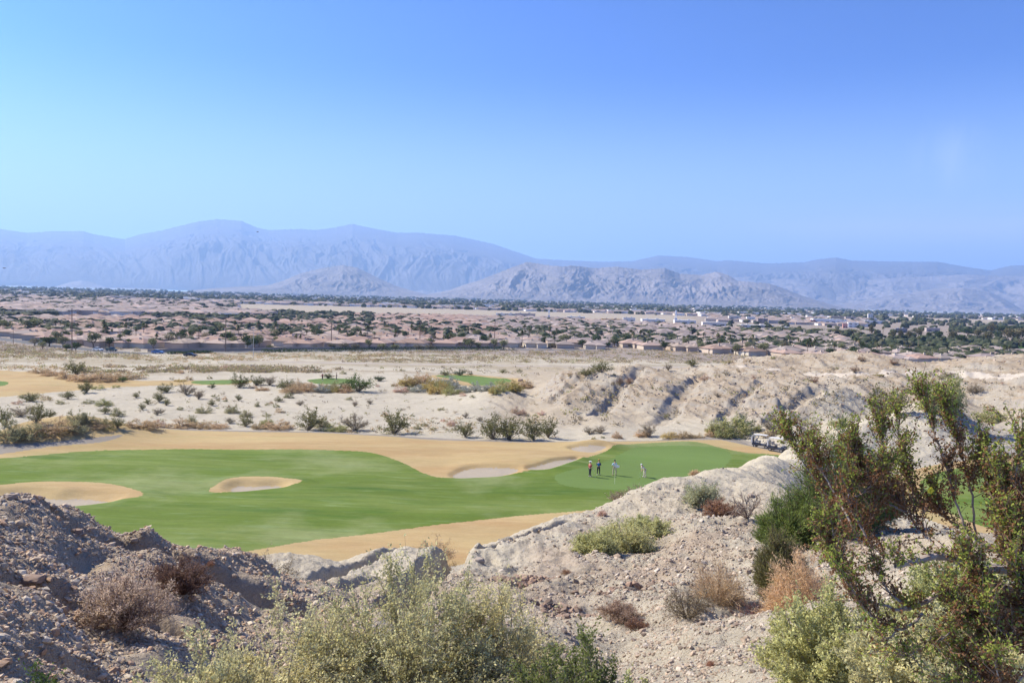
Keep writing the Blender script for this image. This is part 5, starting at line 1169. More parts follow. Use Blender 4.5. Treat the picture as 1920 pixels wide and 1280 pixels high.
# kind letters: m pale mesquite, d dark round ficus, g grey-green low tree, p palm, s sparse tree, e tall eucalyptus
TREES = [(175, 653, 30, 29, 'm'), (93, 649, 38, 19, 'd'), (287, 656, 26, 22, 'm'), (243, 652, 20, 18, 'd'), (224, 650, 18, 16, 'd'), (331, 653, 24, 15, 'm'), (382, 653, 16, 16, 's'), (415, 652, 28, 18, 'm'), (437, 652, 28, 21, 'm'), (355, 646, 22, 11, 'd'), (142, 659, 22, 18, 'd'), (125, 658, 22, 13, 'd'), (118, 652, 26, 20, 'm'), (62, 624, 50, 26, 'm'), (8, 624, 34, 22, 'm'), (80, 655, 18, 14, 'm'), (65, 648, 26, 14, 'g'),
         (692, 652, 24, 21, 'm'), (712, 649, 20, 15, 'm'), (622, 652, 26, 14, 'g'), (645, 652, 24, 14, 'g'), (667, 653, 26, 14, 'g'), (717, 653, 26, 13, 'm'), (741, 654, 26, 13, 'm'), (785, 653, 26, 12, 'g'), (806, 653, 24, 12, 'g'), (882, 652, 26, 21, 'm'), (897, 652, 24, 15, 'm'), (927, 652, 24, 22, 'm'), (944, 652, 26, 21, 'm'), (540, 627, 20, 14, 'd'), (490, 636, 22, 15, 'd'), (655, 620, 18, 10, 'd'), (752, 630, 18, 13, 'm'), (505, 652, 18, 9, 'd'), (590, 652, 20, 9, 'g'), (535, 655, 10, 8, 'g'),
         (1002, 643, 14, 12, 'd'), (1020, 642, 12, 13, 'd'), (1046, 637, 17, 11, 'd'), (1082, 633, 18, 13, 'm'), (1095, 637, 16, 9, 'd'), (1122, 651, 16, 9, 'm'), (1135, 651, 14, 8, 'm'), (1162, 650, 20, 11, 'm'), (1202, 653, 17, 14, 'd'), (1240, 651, 16, 16, 'd'), (1330, 646, 26, 13, 'm'), (1347, 646, 22, 12, 'm'), (1372, 645, 22, 15, 'd'), (1375, 663, 10, 11, 'd'), (1402, 659, 18, 7, 'd'), (1180, 640, 18, 8, 'g'), (1055, 652, 22, 9, 'g'), (1035, 652, 20, 10, 'g'), (1430, 652, 14, 12, 'd'),
         (1537, 648, 14, 16, 'd'), (1617, 660, 20, 23, 'd'), (1455, 655, 18, 15, 'd'), (1470, 655, 16, 14, 'p'), (1760, 678, 15, 11, 'd'), (1885, 661, 24, 14, 'd'), (1737, 671, 20, 9, 'd'), (1850, 669, 18, 10, 'd'), (1590, 659, 22, 9, 'd'), (1697, 650, 20, 7, 'd'),
         (175+55, 621, 14, 14, 'd'), (165, 612, 14, 12, 'd'), (290, 612, 16, 12, 'm'), (330, 614, 14, 10, 'm'), (372, 608, 40, 18, 'm'), (395, 610, 30, 16, 's'), (640, 592, 20, 5, 'd'), (755, 600, 34, 10, 'd'), (735, 596, 12, 6, 'd'), (1005, 632, 18, 8, 'm')]
PALMS = [(555, 651, 24), (563, 650, 22), (573, 649, 16), (547, 634, 12), (518, 640, 18), (487, 630, 14), (651, 641, 18), (676, 641, 20), (702, 640, 17), (723, 622, 15), (740, 646, 19), (790, 639, 24), (793, 633, 22), (808, 627, 16), (812, 628, 15), (838, 634, 14), (845, 634, 15), (877, 634, 20), (883, 634, 20), (889, 634, 18), (615, 614, 13), (683, 618, 13), (700, 618, 13), (510, 612, 14), (545, 612, 14), (560, 612, 13), (566, 613, 13), (210, 634, 16), (197, 634, 14), (275, 624, 15), (325, 614, 14), (145, 626, 18), (230, 624, 18), (237, 624, 18),
         (1011, 637, 24), (1030, 635, 22), (1107, 636, 16), (1160, 634, 16), (1230, 652, 16), (1236, 653, 15), (1244, 654, 14), (1250, 655, 13), (1222, 652, 14), (1214, 652, 14), (1515, 660, 18), (1523, 661, 17), (1545, 654, 15), (1645, 664, 18), (1632, 656, 15), (1706, 661, 15), (1722, 652, 20), (1724, 665, 14), (1485, 650, 16), (1500, 652, 14), (1560, 652, 14), (1665, 645, 14), (1690, 640, 16), (1765, 650, 16), (1640, 643, 20), (1655, 632, 18), (1670, 640, 14), (1600, 640, 13), (1575, 634, 13), (1284, 622, 12), (1296, 622, 12), (1308, 622, 12), (1240, 620, 12)]
PARK = [(1633, 634, 14, 22, 'e'), (1675, 640, 14, 20, 'e'), (1688, 640, 14, 20, 'e'), (1704, 641, 18, 20, 'e'), (1722, 640, 20, 22, 'e'), (1742, 637, 14, 16, 'd'), (1760, 640, 16, 20, 'd'), (1785, 645, 26, 22, 'e'), (1803, 645, 24, 18, 'd'), (1832, 645, 18, 24, 'e'), (1852, 645, 26, 20, 'e'), (1870, 640, 16, 18, 'd'), (1893, 650, 34, 30, 'e'), (1912, 650, 28, 30, 'e'), (1930, 650, 30, 28, 'e'), (1815, 630, 40, 14, 'd'), (1857, 634, 20, 26, 'e'), (1460, 622, 40, 10, 'm'), (1490, 624, 44, 11, 'm'), (1530, 624, 40, 9, 'm'), (1565, 625, 40, 9, 'm'), (1600, 626, 40, 9, 'm'), (1420, 622, 34, 8, 'm'), (1635, 624, 30, 9, 'm'), (1880, 626, 40, 16, 'd'), (1905, 622, 40, 12, 'd')]
TW = {'m': 'pale feathery desert tree', 'd': 'dark round-crowned tree', 'g': 'grey-green low spreading tree', 's': 'sparse light-crowned tree', 'e': 'tall shaggy park tree', 'p': 'slim fan palm'}
def build_trees(hx, hy):
    rng = np.random.default_rng(41)
    cm = {}
    for kd, pal, kw in (('m', 'mesq', dict(n=520, Hh=.75, z0=.22, ls=.09)), ('d', 'dark', dict(n=620, Hh=.9, z0=.08, ls=.085, lobes=11)), ('g', [(.19, .175, .115), (.24, .21, .14), (.15, .14, .09)], dict(n=420, Hh=.85, z0=.12, ls=.09)),
                        ('s', [(.24, .22, .12), (.3, .27, .16), (.2, .17, .1)], dict(n=220, Hh=.75, z0=.2, ls=.08)), ('e', [(.12, .125, .06), (.17, .155, .085), (.19, .14, .09)], dict(n=520, Hh=1.0, z0=.15, ls=.08, W=.9, lobes=14))):
        for v in range(3): cm[kd, v] = (trunk_mesh(v+ord(kd), .45), crown_mesh('crown', pal, v*13+ord(kd), **kw))
    for v in range(3): cm['p', v] = palm_meshes(60+v)
    rows = [(a, b, c, d, k) for a, b, c, d, k in TREES+PARK]+[(a, b, h, h*1.0, 'p') for a, b, h in PALMS]
    A = np.array([(q[0], q[1]+(3.2 if 450 < q[0] < 1000 and q[1] > 645 and q[4] != 'p' else 0)) for q in rows], float)
    x, y, z = hits(A[:, 0], A[:, 1], 330., 2600., 300); r = np.hypot(x, y)
    T = [(x[i], y[i], z[i], rows[i][2]/FPX*r[i]*1.1, rows[i][3]/FPX*r[i]*1.12, rows[i][4]) for i in range(len(rows))]
    n = 9000; X = rng.uniform(-420, 460, n); Y = rng.uniform(350, 640, n)
    k = (Y > town_front(X)+6) & (np.abs(np.arctan2(X, Y)) < .60)
    dm = np.min(np.hypot(X[:, None]-hx[None], Y[:, None]-hy[None]), 1); k &= (dm > 7.2) & (np.hypot(X, Y) < 640)
    ids = np.where(k)[0]; nt_ = sum(t[5] != 'p' for t in T); np_ = sum(t[5] == 'p' for t in T); ids_p = np.r_[np.zeros(292-nt_, bool), np.ones(150-np_, bool)]; ids = ids[:len(ids_p)]; ids_p = ids_p[:len(ids)]
    Zz = base_h(X[ids], Y[ids])
    for j, i in enumerate(ids):
        kd = 'p' if ids_p[j] else rng.choice(['m', 'd', 'g', 's'], p=[.3, .48, .15, .07])
        h = rng.uniform(5., 8.5) if kd != 'p' else rng.uniform(7, 11); T.append((X[i], Y[i], Zz[j], h*rng.uniform(.9, 1.35), h, str(kd)))
    def px_of(t): return 960+FPX*t[0]/t[1]
    def zone(t):
        rr = math.hypot(t[0], t[1]); p = px_of(t)
        if p > 1400 and rr > 600: return 'in the green park'
        if rr < 430 and p < 480: return 'by the street corner'
        if rr < 470: return 'along the front of the estate'
        if rr < 560: return 'among the nearer house rows'
        if rr < 660: return 'among the middle house rows'
        return 'among the farther houses'
    T.sort(key=px_of); cnt = {}
    for t in T:
        kd = t[5]; zt = zone(t); key = (kd, zt); c = cnt.get(key, 0); cnt[key] = c+1
        v = int(rng.integers(0, 3)); tr, cr = cm[kd, v]
        sc = (t[3], t[3], t[4]) if kd != 'p' else (t[4], t[4], t[4])
        o = link('fan_palm' if kd == 'p' else 'tree', None, None, (t[0], t[1], t[2]-.1), rng.uniform(0, 6.28), sc)
        link('trunk', tr, o); link('crown', cr, o)
        tag(o, f"{TW[kd]} {zt}, {ordinal(c)} from the left", 'palm' if kd == 'p' else 'tree', 'palms of the estate' if kd == 'p' else 'trees of the estate')
    # the wooded town beyond, tree crowns and buildings past counting
    mb = MB(); V0, F0_ = ico(1)
    def blobs(px0, px1, r0, r1, n, size, col):
        px = rng.uniform(px0, px1, n); q = rng.uniform(0, 1, n); r_ = 1/(1/r0+(1/r1-1/r0)*q); az = np.arctan((px-960)/FPX)
        x, y = r_*np.sin(az), r_*np.cos(az); k = gnoise(x/160, y/160, 12)+.5*gnoise(x/50, y/50, 13) > -.25
        # keep the bare strips bare
        k &= ~((px > 440) & (px < 1330) & (r_ > 1180) & (r_ < 1900)); k &= ~((px > 1660) & (r_ > 2300) & (r_ < 3300))
        k &= ~((px > 1100) & (px < 1780) & (r_ > 950) & (r_ < 1600) & (rng.random(len(px)) < .75))
        x, y, r_ = x[k], y[k], r_[k]; n = len(x)
        s = rng.uniform(.6, 1.4, n)*size*(1+r_/9000); z = base_h(x, y)
        jit = 1+rng.normal(size=(n, len(V0), 1))*.16
        V = V0[None]*jit*np.stack([s*rng.uniform(.9, 1.5, n), s, s*.85], -1)[:, None]; V[..., 2] += (z+s*.6)[:, None]; V[..., 0] += x[:, None]; V[..., 1] += y[:, None]
        F = (F0_[None]+np.arange(n)[:, None, None]*len(V0)).reshape(-1, 3)
        P = np.array(col)[rng.integers(0, len(col), n)]*rng.uniform(.75, 1.2, (n, 1))
        mb.add(V.reshape(-1, 3), F, np.repeat(P, len(V0), 0))
    G = [(.085, .10, .055), (.115, .125, .07), (.065, .08, .045), (.15, .145, .09)]
    blobs(-150, 2050, 560, 1300, 4300, 2.6, G)
    blobs(-150, 700, 800, 1800, 2600, 3.0, G)
    blobs(-200, 2100, 1300, 3000, 2600, 3.6, G)
    blobs(-200, 2100, 2200, 9000, 5200, 5.0, G)
    tag(mb.build('distant_woods', M['leafmid']), kind='stuff')
    mb = MB(); n = 8000
    px = rng.uniform(-150, 2080, n); q = rng.uniform(0, 1, n); r_ = 1/(1/950+(1/9000-1/950)*q); az = np.arctan((px-960)/FPX); x, y = r_*np.sin(az), r_*np.cos(az); z = base_h(x, y)
    k = ~((px > 440) & (px < 1330) & (r_ > 1150) & (r_ < 1950)) & ~((px > 1640) & (r_ > 2200) & (r_ < 3400)) & ~((px > 500) & (px < 1780) & (r_ < 1400)) & ~(in_lawn(x, y))
    Cw = [(.62, .60, .57), (.50, .43, .36), (.42, .34, .29), (.66, .64, .62), (.36, .33, .31), (.45, .38, .36)]
    for i in np.where(k)[0]:
        big = rng.random() < .12 and r_[i] > 2200; w = rng.uniform(12, 22 if r_[i] < 2000 else 28)*(2.5 if big else 1); h = rng.uniform(3.2, 5.5)*(1.6 if big else 1)
        c = Cw[int(rng.integers(0, 6)) if not big else int(rng.choice([0, 3, 1]))]
        mb.box((x[i], y[i], z[i]+h/2), (w, rng.uniform(10, 18)*(2 if big else 1), h), c, rng.uniform(-.3, .3))
        if not big: hip(mb, x[i], y[i], w*.96, 11, z[i]+h, 1.8, np.array(TAUPE[int(rng.integers(0, 4))])*rng.uniform(.7, 1.2), rz=0)
    tag(mb.build('distant_town', M['roof']), kind='stuff')

# ---- single buildings one can point at: px, base row, width px, height px, colours, label, kind
BLD = [(130, 564, 34, 4, (.62, .60, .58), 'long white flat-roofed warehouse far across the town at the left'), (72, 556, 40, 3.5, (.5, .48, .46), 'grey-white long low building behind the white warehouse'), (30, 554, 26, 5, (.66, .62, .58), 'pale block at the far left edge of the town'),
       (285, 571, 26, 4, (.38, .42, .52), 'bluish low shed beyond the bare strip'), (555, 555, 14, 4, (.75, .74, .72), 'small bright white building near the mountain foot'), (678, 570, 22, 6, (.55, .47, .40), 'tan two-storey block behind the bare strip'), (708, 569, 16, 6, (.62, .55, .47), 'cream arched building beside the tan block'),
       (806, 572, 10, 6, (.66, .64, .60), 'small pale tower-like block in the distant trees'), (943, 574, 12, 5, (.78, .77, .75), 'bright white cube building in the distant trees'), (985, 594, 44, 6, (.45, .38, .34), 'brown and grey warehouse behind the grey roofs'), (950, 591, 46, 3, (.60, .58, .56), 'thin white roofed shed left of the brown warehouse'),
       (1080, 598, 40, 4, (.62, .60, .57), 'pale flat shed at the left end of the shopping centre'), (1147, 605, 44, 6.5, (.52, .33, .15), 'orange-tan shop wall with white roof'), (1180, 603, 26, 7, (.66, .63, .60), 'white roofed shop next to the orange one'), (1225, 605, 50, 6, (.68, .66, .64), 'long white shop roof left of the thin tower'), (1285, 607, 46, 6, (.70, .68, .66), 'white shop roof right of the thin tower'), (1340, 611, 50, 6, (.66, .62, .58), 'white stepped shop roof at the end of the long row'), (1420, 614, 70, 4, (.64, .61, .57), 'long low white wall beyond the feathery trees'),
       (1378, 602, 26, 9, (.55, .52, .48), 'grey hotel block with rows of windows'), (1408, 604, 18, 9, (.66, .66, .64), 'white hotel block beside the grey one'), (1430, 606, 22, 8, (.33, .27, .26), 'dark brown block right of the white hotel'), (1552, 609, 58, 9.5, (.76, .76, .78), 'big bright white box store'), (1524, 609, 10, 8, (.35, .14, .12), 'dark red wall at the left end of the box store'), (1582, 609, 14, 7.5, (.62, .66, .76), 'pale blue annex of the box store'),
       (1600, 614, 20, 8, (.74, .72, .70), 'white cube store in front of the box store'), (1585, 615, 10, 7, (.60, .30, .26), 'salmon red shop front beside the white cube store'), (1570, 602, 26, 8, (.42, .34, .28), 'brown office block behind the box store'), (1595, 602, 20, 7, (.34, .29, .27), 'dark office block behind the cube store'), (1640, 607, 40, 5, (.68, .67, .66), 'white strip of shops right of the cube store'), (1632, 600, 10, 10, (.66, .64, .62), 'pale tower block over the strip of shops'), (1690, 624, 24, 7, (.22, .21, .23), 'dark glass building among the palms'), (1750, 622, 26, 6, (.40, .34, .32), 'brown shop beyond the park trees'), (1470, 618, 26, 3.5, (.66, .63, .58), 'white carport roof before the feathery trees')]
def build_landmarks():
    rng = np.random.default_rng(8)
    for i, (px, py, w, h, col, lab) in enumerate(BLD):
        x, y, z = hits(px, py, 500., 9000., 400); r = math.hypot(x[0], y[0]); W = w/FPX*r; Hh = max(h/FPX*r*1.05, 3.); W = w/FPX*r*.85; D = min(W*.35, 40)
        o = link('commercial_building', None, None, (x[0], y[0]+D*.5, z[0]), rng.uniform(-.1, .1))
        MB().box((0, 0, Hh/2-.4), (W, D, Hh+.8), col).build('wall', M['stucco'], o)
        rf = MB().box((0, 0, Hh+.15), (W+.6, D+.6, .5), tuple(min(.75, c*1.15) for c in col)).box((W*.2, D*.1, Hh+.9), (W*.12, D*.2, 1.2), (.5, .5, .5)).box((-W*.25, 0, Hh+.8), (W*.08, D*.15, 1.0), (.55, .55, .53)); rf.build('roof', M['stucco'], o)
        wn = MB(); nw = max(2, min(9, int(W/9))); fl = max(1, int(Hh/3.6))
        for a in range(nw):
            for b in range(fl): wn.box(((a+.5-nw/2)*W/nw, -D/2-.06, 1.6+b*3.4), (W/nw*.5, .12, 1.3))
        wn.build('window', M['glass'], o)
        tag(o, lab, 'building')
    for px, py, hpx, lab, col in ((1267, 603, 21, 'thin white and blue tower standing over the shop roofs', (.68, .72, .80)), (1029, 596, 15, 'thin grey-white tower beyond the grey roofs', (.60, .60, .62))):
        x, y, z = hits(px, py, 500., 5000.); r = math.hypot(x[0], y[0]); h = hpx/FPX*r; w = 3.4/FPX*r
        o = link('sign_tower', None, None, (x[0], y[0], z[0]), .1)
        MB().box((-w*.35, 0, h/2), (w*.25, w*.3, h), col).box((w*.35, 0, h/2), (w*.25, w*.3, h), col).build('leg', M['stucco'], o)
        MB().box((0, 0, h*.84), (w*1.05, w*.34, h*.30), (.75, .76, .78)).build('sign_panel', M['stucco'], o); MB().box((0, 0, h*.22), (w*1.3, w*.5, h*.16), (.35, .42, .6)).build('base', M['stucco'], o)
        tag(o, lab, 'tower')

def stretch_line(P, off):
    """offset polyline in plan"""
    d = np.gradient(P, axis=0); n = np.stack([-d[:, 1], d[:, 0]], -1); n /= np.linalg.norm(n, axis=1)[:, None]; return P+n*off
def build_street_things():
    rng = np.random.default_rng(15)
    P = L_street; pxs, _ = project(P[:, 0], P[:, 1], base_h(P[:, 0], P[:, 1]))
    sel = P[(pxs > 235) & (pxs < 985)]
    W = stretch_line(sel, 8.5); zz = base_h(W[:, 0], W[:, 1])
    mb = MB()
    for i in range(len(W)-1):
        a, b = W[i], W[i+1]; L = np.hypot(*(b-a)); z0 = (zz[i]+zz[i+1])/2
        mb.box(((a[0]+b[0])/2, (a[1]+b[1])/2, z0+.55), (L-.02, .3, 2.0), (.36, .29, .245), math.atan2(b[1]-a[1], b[0]-a[0]))
    tag(mb.build('boundary_wall', M['stucco']), 'low brown block wall running behind the street along the estate', 'wall')
    for off, a, b, lab, hh in ((-7.5, 470, 990, 'clipped dark green hedge along the near side of the street', 1.5), (6.6, 590, 990, 'clipped dark hedge between the street and the brown wall', 1.4), (-7.5, 290, 400, 'short stretch of hedge near the street corner', 1.2)):
        S = stretch_line(P[(pxs > a) & (pxs < b)], off); n = int(len(S)*260); t = rng.uniform(0, len(S)-1.001, n); i = t.astype(int); q = S[i]+(S[i+1]-S[i])*(t-i)[:, None]
        z = base_h(q[:, 0], q[:, 1]); c = np.stack([q[:, 0]+rng.normal(size=n)*.5, q[:, 1]+rng.normal(size=n)*.5, z+rng.uniform(0, hh, n)*(1+.25*gnoise(q[:, 0]/4, q[:, 1]/4, 2))], -1)
        mb = MB().add(*leaves(c, rng.normal(size=(n, 3)), .55, .45, pal_mix('dark', n, rng), rng)); tag(mb.build('hedge', M['leafmid']), lab, 'hedge')
    # poles
    poles = [(25, 646, 618, 0, 'thin pole at the left edge of the estate'), (135, 660, 588, 1, 'tallest wooden power pole with a crossarm, left of the street corner'), (423, 659, 596, 1, 'dark wooden power pole above the brown wall'), (475, 669, 620, 0, 'pale steel lamp pole on the near side of the street'), (621, 650, 605, 1, 'wooden power pole before the grey-green low trees'), (787, 647, 603, 1, 'wooden power pole beside a tall palm'), (927, 647, 603, 1, 'wooden power pole behind the feathery street trees'), (1118, 645, 611, 0, 'thin dark pole among the grey roofs'), (1200, 642, 614, 0, 'thin pole left of the white gabled house'), (1273, 636, 611, 0, 'thin pole below the white tower'), (1033, 641, 613, 0, 'thin pole among the right-hand palms')]
    tops = {}
    for px, py, top, arm, lab in poles:
        x, y, z = hits(px, py, 300., 900.); r = math.hypot(x[0], y[0]); h = (py-top)/FPX*r
        o = link('utility_pole', None, None, (x[0], y[0], z[0]), .25)
        MB().cyl((0, 0, -.3), (0, 0, h), .24 if arm else .12, .16 if arm else .08, 7, (.17, .12, .09) if px != 475 else (.45, .45, .44)).build('pole', M['cloth'], o)
        if arm:
            MB().box((0, 0, h-.9), (3.2, .2, .22), (.17, .12, .09)).box((0, 0, h-2.6), (2.4, .16, .2), (.17, .12, .09)).build('crossarm', M['cloth'], o)
            for k in (-1.4, 0, 1.4): MB().cyl((k, 0, h-.8), (k, 0, h-.45), .07, .05, 6, (.3, .25, .22)).build('insulator', M['cloth'], o)
        else: MB().box((.5, 0, h-.1), (1.2, .2, .14), (.3, .3, .3)).build('lamp_head', M['cloth'], o)
        tag(o, lab, 'pole', 'poles along the estate'); tops[px] = (x[0], y[0], z[0]+h)
    chain = [135, 423, 621, 787, 927]; t0 = tops[135]
    pts = [(t0[0]-95, t0[1]+35, t0[2]-.5)]+[tops[c] for c in chain]
    for k, dz in enumerate((-.45, -.45, -2.4)):
        for s in range(len(pts)-1):
            if s > 1 and k: continue
            a, b = np.array(pts[s]), np.array(pts[s+1]); t = np.linspace(0, 1, 16); off = (-1.3, 1.3, 0)[k]
            Q = a+(b-a)*t[:, None]; Q[:, 2] += dz-(np.linalg.norm(b-a)*.018)*4*t*(1-t); Q[:, 0] += off
            o = MB().add(*tubes(Q[None], np.full((1, 16), .035), 4, (.4, .4, .4))).build('power_line', M['cloth'])
            tag(o, f"thin overhead wire, {('front', 'back', 'lower')[k]} strand on the {ORD[s]} span between the wooden poles", 'wire', 'overhead wires')
    # vehicles on the street
    for px, py, col, kind, rz, lab in ((296, 662.5, (.10, .22, .48), 'car', -.1, 'blue car driving on the street by the estate wall'), (184, 657.5, (.62, .64, .66), 'car', -.5, 'silver-white car at the street corner by the round tree'), (357, 668.5, (.03, .03, .045), 'car', .05, 'dark car below the street near the brush'), (209, 658, (.05, .09, .08), 'truck', -.3, 'dark green pickup truck at the street corner'), (1280, 657, (.03, .03, .07), 'car', .0, 'dark blue car parked before the right-hand houses'), (966, 648, (.6, .58, .55), 'car', .3, 'pale car parked beside a house behind the last street trees')):
        x, y, z = hits(px, py, 300., 700.); o = link('parked_car' if px > 1000 else 'car', None, None, (x[0], y[0], z[0]+.02), rz, 1.08); car(o, col, kind); tag(o, lab, 'pickup truck' if kind == 'truck' else 'car')
    # pipe rail fence by the corner
    P_ = [(165, 660), (200, 663.5), (235, 666), (270, 668)]; a = np.array(P_, float); x, y, z = hits(a[:, 0], a[:, 1], 250., 600.); F = resample(np.stack([x, y, z], -1), False, 5)
    o = link('pipe_fence', None, None, (0, 0, 0)); 
    MB().add(*tubes(F[None]+np.array([0, 0, 1.1]), np.full((1, len(F)), .06), 5, (.25, .23, .22))).add(*tubes(F[None]+np.array([0, 0, .6]), np.full((1, len(F)), .05), 5, (.25, .23, .22))).build('rail', M['cloth'], o)
    for q in F: MB().cyl(q-np.array([0, 0, .3]), q+np.array([0, 0, 1.2]), .07, .07, 6, (.22, .2, .19)).build('post', M['cloth'], o)
    tag(o, 'dark pipe rail fence beside the street corner', 'fence')
def car(o, col, kind='car'):
    L, Wd = 4.6, 1.85
    prof = [(-2.3, .35), (-2.3, .85), (-2.15, .98), (-1.55, 1.02), (1.1, .98), (2.15, .82), (2.3, .6), (2.3, .35)]
    def extr(prof, w, w2, colr):
        n = len(prof); V = [(x, -w/2 if z < 1.1 else -w2/2, z) for x, z in prof]+[(x, w/2 if z < 1.1 else w2/2, z) for x, z in prof]
        mb = MB(); i = np.arange(n); j = (i+1) % n; mb.add(V, np.stack([i, j, j+n, i+n], -1), colr)
        T = [(0, k+1, k) for k in range(1, n-1)]+[(n, n+k, n+k+1) for k in range(1, n-1)]; mb.T.append(np.array(T)); return mb
    extr(prof, Wd, Wd, col).build('body', M['paint'], o)
    cab = [(-1.7, 1.0), (-1.2, 1.43), (.25, 1.45), (1.1, .98)] if kind == 'car' else [(-.5, 1.0), (-.4, 1.62), (.7, 1.6), (1.2, .98)]
    g = extr(cab, Wd*.9, Wd*.74, (.04, .05, .06)).build('cabin_glass', M['glass'], o)
    MB().box((-.45 if kind == 'car' else .1, 0, 1.47 if kind == 'car' else 1.64), (1.45 if kind == 'car' else 1.1, Wd*.72, .05), col).build('roof', M['paint'], o)
    for sx in (-1.45, 1.4):
        for sy in (-1, 1):
            w = MB().cyl((sx, sy*.72, .33), (sx, sy*.95, .33), .34, .34, 14).build('wheel', M['rubber'], o); MB().cyl((sx, sy*.94, .33), (sx, sy*.965, .33), .19, .19, 10).build('rim', M['chrome'], w)
    for sy in (-.65, .65): MB().box((2.28, sy, .68), (.06, .32, .14), (.8, .8, .75)).build('headlight', M['paint'], o)
# ------------------------------------------------------------------ golfers, carts, flag, birds
def skin_body(name, joints, edges, mat, parent, sub=1):
    """one continuous surface grown over a skeleton"""
    me = bpy.data.meshes.new(name); names = list(joints)
    me.from_pydata([joints[n][:3] for n in names], [(names.index(a), names.index(b)) for a, b in edges], [])
    o = bpy.data.objects.new(name, me); COL.objects.link(o)
    m = o.modifiers.new('skin', 'SKIN'); m.use_smooth_shade = True
    for i, n in enumerate(names):
        r = joints[n][3]; me.skin_vertices[0].data[i].radius = (r, r) if np.isscalar(r) else r
    me.skin_vertices[0].data[0].use_root = True
    s = o.modifiers.new('sub', 'SUBSURF'); s.levels = sub; s.render_levels = sub
    dg = bpy.context.evaluated_depsgraph_get(); ev = bpy.data.meshes.new_from_object(o.evaluated_get(dg)); ev.name = name
    bpy.data.objects.remove(o); ev.materials.clear(); ev.materials.append(mat)
    for p in ev.polygons: p.use_smooth = True
    return link(name, ev, parent)
def hand_joints(J, E, w, palm, dirn, side, tag_):
    """palm and five fingers, curled"""
    w = np.array(w); d = unit(np.array(dirn, float)); s = unit(np.array(side, float)); n = np.cross(d, s)
    J[tag_+'palm'] = (*(w+d*.055), (.030, .014)); E.append((palm, tag_+'palm'))
    for k, (off, ln) in enumerate(((-.030, .075), (-.010, .085), (.010, .080), (.030, .062))):
        a = w+d*.085+s*off; b = a+d*ln*.5+n*.012; c = b+d*ln*.25+n*.032
        J[f'{tag_}f{k}a'] = (*a, .0095); J[f'{tag_}f{k}b'] = (*b, .0085); J[f'{tag_}f{k}c'] = (*c, .007)
        E += [(tag_+'palm', f'{tag_}f{k}a'), (f'{tag_}f{k}a', f'{tag_}f{k}b'), (f'{tag_}f{k}b', f'{tag_}f{k}c')]
    a = w+d*.04-s*.045; b = a+d*.04+n*.02; J[tag_+'ta'] = (*a, .011); J[tag_+'tb'] = (*b, .009); E += [(tag_+'palm', tag_+'ta'), (tag_+'ta', tag_+'tb')]
